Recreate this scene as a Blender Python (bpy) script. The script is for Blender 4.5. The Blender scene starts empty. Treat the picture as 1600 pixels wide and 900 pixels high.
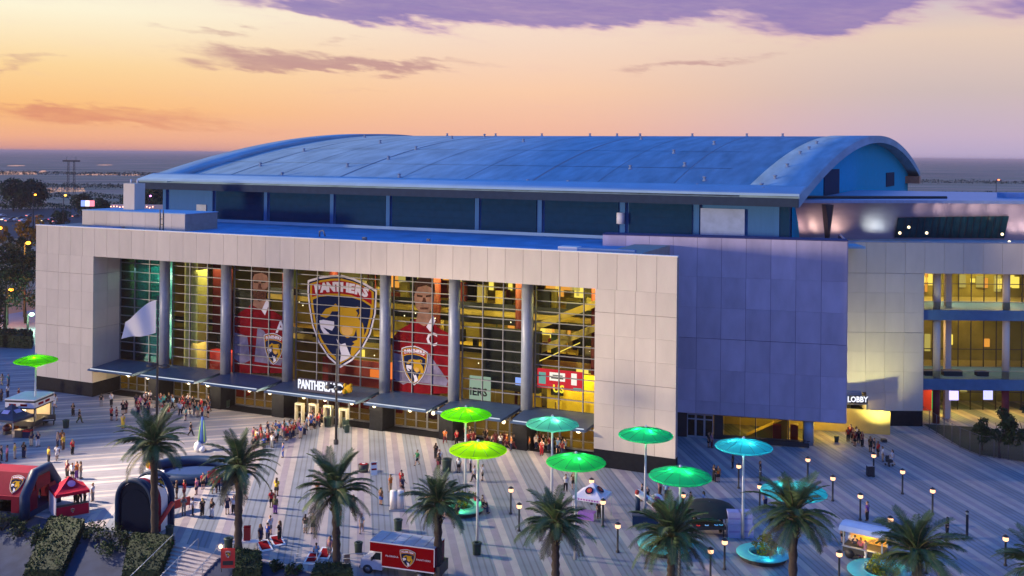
import bpy, bmesh, math, random
from mathutils import Vector, Matrix, noise
random.seed(7)
C = bpy.context.scene.collection
SC = bpy.context.scene
PI = math.pi
# ------------------------------------------------------------------ camera
F, CAM_H, ROLL = 1600.0, 35.0, 0.0094
cr, sr = math.cos(ROLL), math.sin(ROLL)
cam_d = bpy.data.cameras.new('camera'); cam = bpy.data.objects.new('camera', cam_d); C.objects.link(cam)
cam_d.sensor_width = 36; cam_d.lens = 36.0; cam_d.shift_y = -208/1600
cam_d.clip_start = 1; cam_d.clip_end = 90000
cam.matrix_world = Matrix(((cr, -sr, 0, 0), (0, 0, -1, 0), (sr, cr, 0, CAM_H), (0, 0, 0, 1)))
SC.camera = cam
SC.view_settings.view_transform = 'Standard'; SC.view_settings.look = 'None'
SC.view_settings.exposure = 0.0; SC.view_settings.gamma = 1.0
SC.cycles.use_denoising = True
SC.cycles.max_bounces = 6; SC.cycles.transparent_max_bounces = 16
SC.cycles.sample_clamp_indirect = 4.0
SC.cycles.caustics_reflective = False; SC.cycles.caustics_refractive = False
SUN_ELEV, SUN_FROM = math.radians(0.7), math.radians(-115.5)     # the glow of the eastern twilight, behind the camera's left

def lin(r, g, b):
    f = lambda c: (c/255/12.92) if c/255 <= 0.04045 else ((c/255+0.055)/1.055)**2.4
    return (f(r), f(g), f(b), 1)

# ------------------------------------------------------------------ sky
world = bpy.data.worlds.new('World'); SC.world = world; world.use_nodes = True
nt = world.node_tree; nt.nodes.clear()
def M_(op, a, b=None, c=None, clamp=False):
    n = nt.nodes.new('ShaderNodeMath'); n.operation = op; n.use_clamp = clamp
    for i, v in enumerate((a, b, c)):
        if v is None: continue
        if isinstance(v, (int, float)): n.inputs[i].default_value = v
        else: nt.links.new(v, n.inputs[i])
    return n.outputs[0]
def MIX(f, a, b):
    n = nt.nodes.new('ShaderNodeMix'); n.data_type = 'RGBA'
    for s, v in ((n.inputs[0], f), (n.inputs[6], a), (n.inputs[7], b)):
        if isinstance(v, (int, float, tuple)): s.default_value = v
        else: nt.links.new(v, s)
    return n.outputs[2]
def SMOOTH(v, lo, hi):
    n = nt.nodes.new('ShaderNodeMapRange'); n.interpolation_type = 'SMOOTHSTEP'
    nt.links.new(v, n.inputs[0]); n.inputs[1].default_value = lo; n.inputs[2].default_value = hi
    return n.outputs[0]
def RAMP(v, stops, scale):
    n = nt.nodes.new('ShaderNodeValToRGB'); e = n.color_ramp.elements
    while len(e) < len(stops): e.new(0.5)
    for i, (p, col) in enumerate(stops): e[i].position = min(1, p/scale); e[i].color = col
    nt.links.new(M_('DIVIDE', v, scale, clamp=True), n.inputs[0])
    return n.outputs[0]
tc = nt.nodes.new('ShaderNodeTexCoord'); sep = nt.nodes.new('ShaderNodeSeparateXYZ')
nt.links.new(tc.outputs['Generated'], sep.inputs[0])
dx, dy, dz = sep.outputs
EL = M_('MULTIPLY', M_('ARCSINE', M_('MINIMUM', M_('MAXIMUM', dz, -1.0), 1.0)), 180/PI)      # degrees above the horizon
AZ = M_('MULTIPLY', M_('ARCTAN2', dx, dy), 180/PI)                                          # degrees, 0 = straight ahead (west)
BLUE_HI = (0.035, 0.27, 0.95, 1)
wl = RAMP(EL, [(0, lin(214,150,140)), (0.7, lin(243,176,140)), (2.2, lin(253,192,126)), (4.4, lin(254,216,158)),
               (7.3, lin(255,246,216)), (12, lin(232,222,218)), (22, (0.20,0.38,0.90,1)), (45, BLUE_HI)], 50)
wr = RAMP(EL, [(0, lin(184,170,205)), (1.2, lin(200,178,200)), (3.5, lin(208,188,186)), (6.5, lin(232,206,188)),
               (8.6, lin(206,196,206)), (13, lin(180,180,215)), (22, (0.18,0.36,0.90,1)), (45, BLUE_HI)], 50)
wc = RAMP(EL, [(0, lin(232,178,164)), (1.2, lin(244,186,160)), (3.5, lin(251,204,170)), (6.2, lin(247,217,196)),
               (8.6, lin(248,228,212)), (12, lin(205,200,218)), (22, (0.19,0.37,0.90,1)), (45, BLUE_HI)], 50)
east = RAMP(EL, [(0, (0.42,0.31,0.52,1)), (8, (0.50,0.38,0.62,1)), (20, (0.16,0.32,0.90,1)), (45, BLUE_HI)], 50)
west = MIX(SMOOTH(AZ, 0, 24), MIX(SMOOTH(AZ, -26, 2), wl, wc), wr)
sky = MIX(SMOOTH(M_('ABSOLUTE', AZ), 45, 120), west, east)
# clouds
def NOISE(sx, sy, off, detail=5, rough=0.55):
    n = nt.nodes.new('ShaderNodeTexNoise'); n.inputs['Scale'].default_value = 1; n.inputs['Detail'].default_value = detail
    n.inputs['Roughness'].default_value = rough
    cb = nt.nodes.new('ShaderNodeCombineXYZ')
    nt.links.new(M_('ADD', M_('MULTIPLY', AZ, sx), M_('MULTIPLY', EL, sx*2.1)), cb.inputs[0]); nt.links.new(M_('MULTIPLY', EL, sy), cb.inputs[1]); cb.inputs[2].default_value = off
    nt.links.new(cb.outputs[0], n.inputs['Vector']); return n.outputs[0]
WX = M_('MULTIPLY', M_('SUBTRACT', NOISE(0.22, 0.75, 21.0, 3), 0.5), 11.0)
WY = M_('ADD', M_('MULTIPLY', M_('SUBTRACT', NOISE(0.20, 0.55, 31.0, 4), 0.5), 2.3), M_('MULTIPLY', M_('SUBTRACT', NOISE(0.9, 3.2, 41.0, 5), 0.5), 0.9))
AZW, ELW = M_('ADD', AZ, WX), M_('ADD', EL, WY)
def blob(px, py, w, h, amp, tilt=0.0):
    a0 = math.degrees(math.atan((px-800)/1600)); e0 = math.degrees(math.atan((242-py)/1600*math.cos(math.radians(a0))))
    wa, we = w/28.0, h/28.0
    da = M_('SUBTRACT', AZW, a0); de = M_('SUBTRACT', M_('SUBTRACT', ELW, e0), M_('MULTIPLY', da, tilt))
    q = M_('ADD', M_('POWER', M_('DIVIDE', da, wa), 2), M_('POWER', M_('DIVIDE', de, we), 2))
    return M_('MULTIPLY', M_('EXPONENT', M_('MULTIPLY', q, -1)), amp)
def SUM(l):
    s = l[0]
    for x in l[1:]: s = M_('ADD', s, x)
    return s
nz = NOISE(0.16, 0.95, 3.1, 7, .62); nz2 = NOISE(0.55, 3.2, 9.4, 7, .62)
nz3 = NOISE(1.3, 7.0, 5.2, 6, .6); nn = M_('SUBTRACT', SUM([M_('MULTIPLY', nz, 0.5), M_('MULTIPLY', nz2, 0.32), M_('MULTIPLY', nz3, 0.18)]), 0.5)
warm = SUM([blob(400,90,110,15,1), blob(500,104,120,10,.8), blob(640,107,150,9,.7), blob(330,50,80,8,.7), blob(80,176,200,9,.9,-.03),
            blob(190,196,200,9,.75,-.04), blob(1100,98,100,8,.8,.03), blob(20,108,36,10,.7,.25), blob(560,70,40,8,.5), blob(85,100,30,6,.5),
            blob(560,146,60,5,.35), blob(1230,80,70,5,.4,.06)])
cool = SUM([blob(610,18,150,17,1.1), blob(800,10,190,26,1.2), blob(1010,0,180,20,1.0), blob(1265,14,110,36,1.25), blob(1330,20,90,16,.8,.25), blob(960,26,120,16,.9,.05), blob(480,14,70,12,.8), blob(1390,-8,120,24,1.0,.1),
            blob(1600,6,50,20,.8), blob(700,-40,420,40,.9), blob(1250,-50,420,40,.9)])
wm_ = SMOOTH(M_('ADD', M_('MINIMUM', warm, 1.0), M_('MULTIPLY', nn, 1.5)), 0.16, 1.15)
cm_ = SMOOTH(M_('ADD', M_('MINIMUM', cool, 1.0), M_('MULTIPLY', nn, 1.3)), 0.22, 1.20)
haloc = SMOOTH(M_('ADD', M_('MINIMUM', cool, 1.0), M_('MULTIPLY', nn, 1.3)), 0.0, 0.80)
sky = MIX(M_('MULTIPLY', haloc, 0.60), sky, lin(216,164,190))
sky = MIX(M_('MULTIPLY', wm_, 0.80), sky, MIX(SMOOTH(EL, 1.5, 5.0), lin(222,140,112), lin(186,138,142)))
sky = MIX(M_('MULTIPLY', cm_, 0.80), sky, MIX(M_('MULTIPLY', nz2, 0.9), lin(88,98,176), lin(142,118,182)))
bg = nt.nodes.new('ShaderNodeBackground'); nt.links.new(sky, bg.inputs[0]); bg.inputs[1].default_value = 1.0
out = nt.nodes.new('ShaderNodeOutputWorld'); nt.links.new(bg.outputs[0], out.inputs[0])
# ------------------------------------------------------------------ sun (soft, low)
sd = bpy.data.lights.new('sun', 'SUN'); sd.energy = 2.9; sd.angle = math.radians(5); sd.color = (1.0, 0.775, 0.535)
so = bpy.data.objects.new('sun', sd); C.objects.link(so)
frm = Vector((math.sin(SUN_FROM)*math.cos(SUN_ELEV), math.cos(SUN_FROM)*math.cos(SUN_ELEV), math.sin(SUN_ELEV)))
so.rotation_euler = (-frm).to_track_quat('-Z', 'Y').to_euler(); so.location = frm*500

# ------------------------------------------------------------------ pixel <-> place helpers (measurements taken off the photograph)
def uv(px, py):
    u, v = px-800, py-242
    return cr*u+sr*v, -sr*u+cr*v
def G(px, py, z=0.0):
    u, v = uv(px, py); Y = F*(CAM_H-z)/v
    return Vector((u*Y/F, Y, z))
def PX(p):
    u, v = F*p[0]/p[1], F*(CAM_H-p[2])/p[1]
    return 800+cr*u-sr*v, 242+sr*u+cr*v
def atY(px, py, Y):
    u, v = uv(px, py); return Vector((u*Y/F, Y, CAM_H-v*Y/F))
A0 = Vector((-69.675, 150.136)); ANG = math.radians(-23.671)
E1 = Vector((math.cos(ANG), math.sin(ANG))); E2 = Vector((-E1.y, E1.x))
LEN = 95.86
def W(s, t, z=0.0):
    p = A0+E1*s+E2*t; return Vector((p.x, p.y, z))
def ST(p):
    d = Vector((p[0], p[1]))-A0; return d.dot(E1), d.dot(E2)
def onT(px, py, t):
    u, v = uv(px, py); k = u/F
    s = (k*(A0.y+t*E2.y)-(A0.x+t*E2.x))/(E1.x-k*E1.y)
    return s, CAM_H-v*W(s, t).y/F
BM = Matrix.Translation((A0.x, A0.y, 0)) @ Matrix.Rotation(ANG, 4, 'Z')     # building frame: x along the front, y into the building

# ------------------------------------------------------------------ materials
MATS = {}
def mat(name, col, rough=0.7, metal=0.0, var=0.12, scale=1.2, bump=0.0, rnd=0.0, spec=0.4, emit=None, estr=0.0, stretch=None):
    if name in MATS: return MATS[name]
    m = bpy.data.materials.new(name); m.use_nodes = True; t = m.node_tree; b = t.nodes['Principled BSDF']
    b.inputs['Roughness'].default_value = rough; b.inputs['Metallic'].default_value = metal
    b.inputs['Specular IOR Level'].default_value = spec
    c = tuple(col)+(1,) if len(col) == 3 else col
    tcn = t.nodes.new('ShaderNodeTexCoord'); mp = t.nodes.new('ShaderNodeMapping')
    if stretch: mp.inputs['Scale'].default_value = stretch
    if rnd:
        oi0 = t.nodes.new('ShaderNodeObjectInfo'); vm0 = t.nodes.new('ShaderNodeVectorMath'); vm0.operation = 'MULTIPLY_ADD'
        vm0.inputs[1].default_value = (90, 57, 73); t.links.new(oi0.outputs['Random'], vm0.inputs[0]); t.links.new(tcn.outputs['Object'], vm0.inputs[2]); t.links.new(vm0.outputs[0], mp.inputs[0])
    else: t.links.new(tcn.outputs['Object'], mp.inputs[0])
    n = t.nodes.new('ShaderNodeTexNoise'); n.inputs['Scale'].default_value = scale; n.inputs['Detail'].default_value = 6
    t.links.new(mp.outputs[0], n.inputs['Vector'])
    hs = t.nodes.new('ShaderNodeHueSaturation'); hs.inputs['Color'].default_value = c
    mr = t.nodes.new('ShaderNodeMapRange'); mr.inputs[1].default_value = 0.25; mr.inputs[2].default_value = 0.75
    mr.inputs[3].default_value = 1-var; mr.inputs[4].default_value = 1+var
    t.links.new(n.outputs[0], mr.inputs[0]); val = mr.outputs[0]
    if rnd:
        oi = t.nodes.new('ShaderNodeObjectInfo'); m2 = t.nodes.new('ShaderNodeMapRange')
        m2.inputs[3].default_value = 1-rnd; m2.inputs[4].default_value = 1+rnd
        t.links.new(oi.outputs['Random'], m2.inputs[0])
        mu = t.nodes.new('ShaderNodeMath'); mu.operation = 'MULTIPLY'; t.links.new(val, mu.inputs[0]); t.links.new(m2.outputs[0], mu.inputs[1]); val = mu.outputs[0]
    t.links.new(val, hs.inputs['Value']); t.links.new(hs.outputs[0], b.inputs['Base Color'])
    if bump:
        bp = t.nodes.new('ShaderNodeBump'); bp.inputs['Strength'].default_value = bump; bp.inputs['Distance'].default_value = 0.05
        t.links.new(n.outputs[0], bp.inputs['Height']); t.links.new(bp.outputs[0], b.inputs['Normal'])
    if emit:
        b.inputs['Emission Color'].default_value = tuple(emit)+(1,); b.inputs['Emission Strength'].default_value = estr
    MATS[name] = m; return m
def glass(name, tint, refl=0.18, rough=0.03):
    if name in MATS: return MATS[name]
    m = bpy.data.materials.new(name); m.use_nodes = True; t = m.node_tree; t.nodes.clear()
    tr = t.nodes.new('ShaderNodeBsdfTransparent'); tr.inputs[0].default_value = tuple(tint)+(1,)
    gl = t.nodes.new('ShaderNodeBsdfGlossy'); gl.inputs['Roughness'].default_value = rough; gl.inputs[0].default_value = (0.8,0.9,1,1)
    lw = t.nodes.new('ShaderNodeLayerWeight'); lw.inputs[0].default_value = refl
    mx = t.nodes.new('ShaderNodeMixShader'); o = t.nodes.new('ShaderNodeOutputMaterial')
    t.links.new(lw.outputs['Fresnel'], mx.inputs[0]); t.links.new(tr.outputs[0], mx.inputs[1]); t.links.new(gl.outputs[0], mx.inputs[2])
    t.links.new(mx.outputs[0], o.inputs[0]); MATS[name] = m; return m
def emitter(name, col, strength):
    if name in MATS: return MATS[name]
    m = bpy.data.materials.new(name); m.use_nodes = True; t = m.node_tree; t.nodes.clear()
    e = t.nodes.new('ShaderNodeEmission'); e.inputs[0].default_value = tuple(col)+(1,); e.inputs[1].default_value = strength
    o = t.nodes.new('ShaderNodeOutputMaterial'); t.links.new(e.outputs[0], o.inputs[0]); MATS[name] = m; return m
def translucent(name, col, mixf=0.6):
    if name in MATS: return MATS[name]
    m = bpy.data.materials.new(name); m.use_nodes = True; t = m.node_tree; t.nodes.clear()
    a = t.nodes.new('ShaderNodeBsdfDiffuse'); b = t.nodes.new('ShaderNodeBsdfTranslucent')
    for q in (a, b): q.inputs[0].default_value = tuple(col)+(1,)
    mx = t.nodes.new('ShaderNodeMixShader'); mx.inputs[0].default_value = mixf; o = t.nodes.new('ShaderNodeOutputMaterial')
    t.links.new(a.outputs[0], mx.inputs[1]); t.links.new(b.outputs[0], mx.inputs[2]); t.links.new(mx.outputs[0], o.inputs[0]); MATS[name] = m; return m

def film(name, col, clear=0.22, **kw):
    m = mat(name, col, 0.9, spec=.04, **kw); t = m.node_tree
    if 'film' in m: return m
    m['film'] = 1; o = [n for n in t.nodes if n.bl_idname == 'ShaderNodeOutputMaterial'][0]; b = t.nodes['Principled BSDF']
    tr = t.nodes.new('ShaderNodeBsdfTransparent'); mx = t.nodes.new('ShaderNodeMixShader'); mx.inputs[0].default_value = clear
    t.links.new(b.outputs[0], mx.inputs[1]); t.links.new(tr.outputs[0], mx.inputs[2]); t.links.new(mx.outputs[0], o.inputs[0]); return m
# ------------------------------------------------------------------ mesh helpers
WM = {}
class MB:
    def __init__(s): s.v = []; s.f = []; s.m = []; s.smooth = []
    def add(s, vs, fs, mi=0, sm=False):
        o = len(s.v); s.v += [tuple(v) for v in vs]
        for f in fs: s.f.append([o+i for i in f]); s.m.append(mi); s.smooth.append(sm)
        return s
    def box(s, x0, x1, y0, y1, z0, z1, mi=0, xf=None):
        vs = [Vector(p) for p in ((x0,y0,z0),(x1,y0,z0),(x1,y1,z0),(x0,y1,z0),(x0,y0,z1),(x1,y0,z1),(x1,y1,z1),(x0,y1,z1))]
        if xf is not None: vs = [xf @ p for p in vs]
        return s.add(vs, [(0,3,2,1),(4,5,6,7),(0,1,5,4),(1,2,6,5),(2,3,7,6),(3,0,4,7)], mi)
    def prism(s, poly, z0, z1, mi=0, xf=None):
        n = len(poly); vs = [Vector((p[0],p[1],z0)) for p in poly]+[Vector((p[0],p[1],z1)) for p in poly]
        if xf is not None: vs = [xf @ p for p in vs]
        return s.add(vs, [tuple(range(n))[::-1], tuple(range(n,2*n))]+[(i,(i+1)%n,n+(i+1)%n,n+i) for i in range(n)], mi)
    def face(s, pts, mi=0): return s.add(pts, [tuple(range(len(pts)))], mi)
    def tube(s, pts, rad, n=8, mi=0, sm=True, cap=True):
        pts = [Vector(p) for p in pts]; rad = rad if isinstance(rad, (list, tuple)) else [rad]*len(pts); vs = []; fs = []
        for i, p in enumerate(pts):
            d = (pts[min(i+1, len(pts)-1)]-pts[max(i-1, 0)]).normalized()
            a = d.orthogonal().normalized() if i == 0 else (a-d*a.dot(d)).normalized()
            b = d.cross(a)
            for k in range(n):
                q = 2*PI*k/n; vs.append(p+(a*math.cos(q)+b*math.sin(q))*rad[i])
        for i in range(len(pts)-1):
            for k in range(n): fs.append((i*n+k, i*n+(k+1)%n, (i+1)*n+(k+1)%n, (i+1)*n+k))
        if cap: fs += [tuple(range(n))[::-1], tuple((len(pts)-1)*n+k for k in range(n))]
        return s.add(vs, fs, mi, sm)
    def lathe(s, prof, n=16, mi=0, sm=True, c=(0,0,0), ang=2*PI):
        full = abs(ang-2*PI) < 1e-6; vs = []; fs = []; cols = n if full else n+1
        for r, z in prof:
            for k in range(cols):
                q = ang*k/n; vs.append((c[0]+r*math.cos(q), c[1]+r*math.sin(q), c[2]+z))
        for i in range(len(prof)-1):
            for k in range(n):
                k2 = (k+1) % cols; fs.append((i*cols+k, i*cols+k2, (i+1)*cols+k2, (i+1)*cols+k))
        return s.add(vs, fs, mi, sm)
    def ball(s, c, r, n=10, mi=0, sq=(1,1,1)):
        prof = [(max(1e-3, math.sin(PI*i/(n//2+1)))*r, -math.cos(PI*i/(n//2+1))*r) for i in range(n//2+2)]
        o = len(s.v); s.lathe(prof, n, mi)
        for i in range(o, len(s.v)):
            x, y, z = s.v[i]; s.v[i] = (c[0]+x*sq[0], c[1]+y*sq[1], c[2]+z*sq[2])
        return s
    def mesh(s, name, mats):
        me = bpy.data.meshes.new(name); me.from_pydata(s.v, [], s.f); mats = mats if isinstance(mats, (list, tuple)) else [mats]
        for q in mats: me.materials.append(q)
        me.polygons.foreach_set('material_index', s.m); me.polygons.foreach_set('use_smooth', s.smooth); me.update()
        return me
    def build(s, name, mats, parent=None, M=None): return link(name, s.mesh(name, mats), parent, M)
def link(name, data, parent=None, M=None):
    """M is a world matrix; M None under a parent means: the parent's own coordinates."""
    o = bpy.data.objects.new(name, data); C.objects.link(o)
    if parent is not None:
        o.parent = parent
        if M is not None: o.matrix_parent_inverse = WM[parent.name].inverted(); WM[o.name] = M.copy(); o.matrix_basis = M
        else: WM[o.name] = WM[parent.name].copy()
    else:
        if M is not None: o.matrix_basis = M
        WM[o.name] = (M or Matrix.Identity(4)).copy()
    return o
IDM = Matrix.Identity(4)
def tag(o, label=None, cat=None, group=None, kind=None):
    if label: o['label'] = label
    if cat: o['category'] = cat
    if group: o['group'] = group
    if kind: o['kind'] = kind
    return o
def thing(name, label, cat, loc=(0,0,0), rz=0.0, group=None):
    o = link(name, None, None, Matrix.Translation(Vector(loc)) @ Matrix.Rotation(rz, 4, 'Z'))
    o.empty_display_size = 0.3
    return tag(o, label, cat, group)
def copy_tree(o, parent=None):
    c = o.copy(); C.objects.link(c); WM[c.name] = WM[o.name].copy()
    if parent is not None: c.parent = parent
    for ch in list(o.children): copy_tree(ch, c)
    return c
def place(o, loc, rz=0.0, sc=1.0):
    M = Matrix.Translation(Vector(loc)) @ Matrix.Rotation(rz, 4, 'Z') @ Matrix.Scale(sc, 4); o.matrix_basis = M; WM[o.name] = M; return o
def lamp(name, kind, loc, power, col, parent=None, radius=0.15, size=None, aim=None, spot=None, world=False):
    d = bpy.data.lights.new(name, kind); d.energy = power; d.color = col
    if kind in ('POINT', 'SPOT'): d.shadow_soft_size = radius
    if kind == 'AREA': d.shape = 'RECTANGLE'; d.size, d.size_y = size
    if kind == 'SPOT': d.spot_size, d.spot_blend = spot
    M = Matrix.Translation(Vector(loc))
    if aim is not None: M = M @ (Vector(aim)-Vector(loc)).to_track_quat('-Z', 'Y').to_matrix().to_4x4()
    o = bpy.data.objects.new(name, d); C.objects.link(o)
    if parent is not None:
        o.parent = parent
        if world: o.matrix_parent_inverse = WM[parent.name].inverted()
    o.matrix_basis = M; WM[o.name] = M
    return o
def text_mesh(txt, size, mat_, depth=0.03, align='CENTER', bold=0.0, sx=1.0):
    cu = bpy.data.curves.new('lettering', 'FONT'); cu.body = txt; cu.size = size; cu.extrude = depth; cu.align_x = align; cu.align_y = 'CENTER'; cu.offset = bold; cu.resolution_u = 2
    o = bpy.data.objects.new('lettering', cu); C.objects.link(o); dg = bpy.context.evaluated_depsgraph_get(); dg.update()
    me = bpy.data.meshes.new_from_object(o.evaluated_get(dg)); bpy.data.objects.remove(o)
    if sx != 1.0: me.transform(Matrix.Diagonal((sx, 1, 1, 1)))
    me.materials.clear(); me.materials.append(mat_); return me
UPRIGHT = Matrix.Rotation(PI/2, 4, 'X')      # lays x-right / y-up drawings on a wall facing -y

CONC = mat('beige_panel', (0.62,0.555,0.465), 0.75, var=0.06, scale=0.7, rnd=0.05, bump=0.02, stretch=(1.2,1,.4))
CORE = mat('panel_joint', (0.33,0.29,0.26), 0.9)
BLACKBASE = mat('black_base', (0.016,0.018,0.022), 0.7, var=0.2, scale=2, spec=0.1)
BLUEP = mat('violet_panel', (0.46,0.415,0.55), 0.6, var=0.13, scale=0.6, rnd=0.10, stretch=(1.2,1,.5))
BLUEJ = mat('violet_joint', (0.05,0.05,0.14), 0.9)
ROOFM = mat('roof_membrane', (0.27,0.42,0.54), 0.7, var=0.26, scale=0.55, bump=0.12, stretch=(1,.16,1), spec=.04)
ROOFE = mat('roof_edge_membrane', (0.34,0.52,0.68), 0.8, spec=.05, var=0.09, scale=0.3)
SEAM = mat('roof_seam_dark', (0.12,0.17,0.26), 0.7)
FASCIA = mat('dark_fascia', (0.03,0.05,0.085), 0.7, spec=0.1)
CLERE = mat('grey_metal_siding', (0.05,0.16,0.37), 0.7, spec=.1, var=0.08, stretch=(6,1,.2))
LOUV = mat('dark_louvre', (0.008,0.042,0.10), 0.8, spec=0.04)
STEEL = mat('steel_grey', (0.30,0.345,0.42), 0.42, metal=0.1, var=0.1)
ALU = mat('aluminium', (0.22,0.23,0.25), 0.5, metal=0.3)
CANOPY = mat('canopy_steel', (0.055,0.10,0.17), 0.5, metal=0.1, var=0.15)
DARK = mat('dark_metal', (0.025,0.027,0.032), 0.5)
WHITE = mat('white_paint', (0.75,0.75,0.76), 0.5, var=0.05)
ZINC = mat('zinc_cladding', (0.36,0.32,0.40), 0.45, metal=0.35, var=0.1, scale=0.4, stretch=(1,1,4))
GLASS = glass('lobby_glass', (0.86,0.90,0.84), 0.12)
DGLASS = glass('dark_glass', (0.30,0.36,0.40), 0.3)
TGLASS = glass('teal_glass', (0.30,0.62,0.58), 0.3)
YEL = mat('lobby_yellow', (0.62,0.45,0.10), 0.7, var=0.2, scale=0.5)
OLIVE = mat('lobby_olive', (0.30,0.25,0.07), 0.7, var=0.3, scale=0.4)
MAROON = mat('maroon_paint', (0.16,0.018,0.022), 0.6)
BLACKBOX = mat('black_curtain', (0.012,0.013,0.015), 0.7)
LFLOOR = mat('lobby_floor_tile', (0.40,0.33,0.16), 0.3)
LAMPW = emitter('warm_lamp_glow', (1,0.80,0.48), 3.0)
STRIPW = emitter('cool_strip_glow', (0.80,0.88,1), 0.85)
SIGNW = emitter('white_letter_glow', (0.86,0.88,1), 1.25)
YGLOW = emitter('yellow_panel_glow', (1,0.70,0.12), 1.5)
# ================================================================== THE SETTING
def stpoly(pts, z=0.0): return [W(s, t, z) for s, t in pts]
def sheet(name, pts, m, kind='structure', label=None):
    return tag(MB().face(pts).build(name, m), label, None, None, kind)
def ground_mat(name, cols, scale, patch=0.02):
    m = mat(name, cols[0], 0.95, var=0.35, scale=scale, stretch=(1, 4, 1)); t = m.node_tree
    hs = [n for n in t.nodes if n.bl_idname == 'ShaderNodeHueSaturation'][0]
    n = t.nodes.new('ShaderNodeTexNoise'); n.inputs['Scale'].default_value = patch; n.inputs['Detail'].default_value = 5
    tcn = [q for q in t.nodes if q.bl_idname == 'ShaderNodeMapping'][0]; t.links.new(tcn.outputs[0], n.inputs['Vector'])
    r = t.nodes.new('ShaderNodeValToRGB'); e = r.color_ramp.elements
    while len(e) < len(cols): e.new(.5)
    for i, c_ in enumerate(cols): e[i].position = .36+.28*i/(len(cols)-1); e[i].color = tuple(c_)+(1,)
    t.links.new(n.outputs[0], r.inputs[0]); t.links.new(r.outputs[0], hs.inputs['Color']); return m
MARSH = ground_mat('marsh_sedge', [(0.25,0.125,0.07), (0.62,0.29,0.19), (0.40,0.22,0.11), (0.70,0.36,0.24), (0.26,0.14,0.07)], 0.004, 0.0016)
LAWN = ground_mat('dim_lawn', [(0.03,0.05,0.025), (0.05,0.05,0.03)], 0.3, 0.05)
FLOODW = 450000
sheet('marsh_ground', [W(-400,-37.9,-.3), W(260,-37.9,-.3), W(9000,-37.9,-.3), Vector((30000,60000,-.3)), Vector((-40000,60000,-.3)), W(-9000,-37.9,-.3)], MARSH)
sheet('lower_ground', [W(-300,-50,-5), W(-300,-220,-5), W(320,-220,-5), W(320,-50,-5)], LAWN)
# planting bank that falls from the plaza's front edge
b = MB(); N = 60
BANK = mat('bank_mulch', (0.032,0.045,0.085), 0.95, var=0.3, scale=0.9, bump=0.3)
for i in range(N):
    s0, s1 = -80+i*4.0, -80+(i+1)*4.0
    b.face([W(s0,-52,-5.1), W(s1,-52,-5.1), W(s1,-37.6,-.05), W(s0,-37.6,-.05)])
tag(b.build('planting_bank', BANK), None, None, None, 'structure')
# plaza slab
PLAZA = mat('plaza_paving', (0.195,0.222,0.268), 0.62, var=0.16, scale=0.35, bump=0.05)
def plank(m, ang, width):
    t = m.node_tree; hs = [n for n in t.nodes if n.bl_idname == 'ShaderNodeHueSaturation'][0]
    src = hs.inputs['Value'].links[0].from_socket
    tcn = [q for q in t.nodes if q.bl_idname == 'ShaderNodeTexCoord'][0]; mp = t.nodes.new('ShaderNodeMapping'); mp.inputs['Rotation'].default_value = (0,0,ang)
    t.links.new(tcn.outputs['Object'], mp.inputs[0])
    w = t.nodes.new('ShaderNodeTexWave'); w.bands_direction = 'X'; w.inputs['Scale'].default_value = 2*PI/width/20*1.0; w.inputs['Distortion'].default_value = 0
    t.links.new(mp.outputs[0], w.inputs['Vector'])
    r = t.nodes.new('ShaderNodeMapRange'); r.inputs[1].default_value = 0.02; r.inputs[2].default_value = 0.30; r.inputs[3].default_value = 0.70; r.inputs[4].default_value = 1.04
    t.links.new(w.outputs['Fac'], r.inputs[0])
    mu = t.nodes.new('ShaderNodeMath'); mu.operation = 'MULTIPLY'; t.links.new(src, mu.inputs[0]); t.links.new(r.outputs[0], mu.inputs[1]); t.links.new(mu.outputs[0], hs.inputs['Value'])
DA = Vector((-0.148, 0.989)); DB = Vector((0.956, 0.292))     # running directions of the two fields of paving
plank(PLAZA, math.atan2(DA.x, DA.y), 0.55)
PLAZB = mat('plaza_paving_cross', (0.24,0.243,0.285), 0.62, var=0.16, scale=0.35, bump=0.05)
plank(PLAZB, math.atan2(DB.x, DB.y), 0.55)
BANDL = mat('light_paving_band', (0.385,0.35,0.345), 0.6, var=0.12, scale=0.8, rnd=0.07)
BANDM = mat('brown_paving_band', (0.285,0.25,0.29), 0.6, var=0.12, scale=0.8, rnd=0.07)
BANDD = mat('dark_paving_band', (0.21,0.205,0.24), 0.6, var=0.12, scale=0.8, rnd=0.07)
P1, P2 = G(165,795).xy, G(480,660).xy
bd = (P2-P1).normalized(); bn = Vector((bd.y, -bd.x))           # normal towards the right-hand field
def clip(poly, n, d):
    out = []
    for i in range(len(poly)):
        a, b_ = poly[i], poly[(i+1) % len(poly)]; da, db = a.dot(n)-d, b_.dot(n)-d
        if da >= 0: out.append(a)
        if da*db < 0: out.append(a+(b_-a)*(da/(da-db)))
    return out
base = [W(-62,-37.8).xy, W(150,-37.8).xy, W(150,66).xy, W(-62,60).xy]
fieldA = clip(base, bn, P1.dot(bn)); fieldB = clip(base, -bn, -P1.dot(bn))
plaza = MB().prism([p for p in fieldA], -0.28, 0.0).build('plaza', PLAZA); tag(plaza, None, None, None, 'structure')
plazb = MB().prism([p for p in fieldB], -0.28, 0.0).build('plaza_cross_field', PLAZB, plaza, IDM)
def bands(field, D, seq, period, lo, hi):
    nrm = Vector((D.y, -D.x)); d = lo
    while d < hi:
        for off, w, m in seq:
            q = clip(clip(field, nrm, d+off), -nrm, -(d+off+w))
            if len(q) >= 3:
                big = max((PX((p.x,p.y,0))[0] for p in q if p.y > 20), default=-1)
                if big < -60 or min(PX((p.x,p.y,0))[0] for p in q) > 1660: continue
                MB().prism(q, -0.01, 0.006).build('paving_band', m, plaza, IDM)
        d += period
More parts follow.
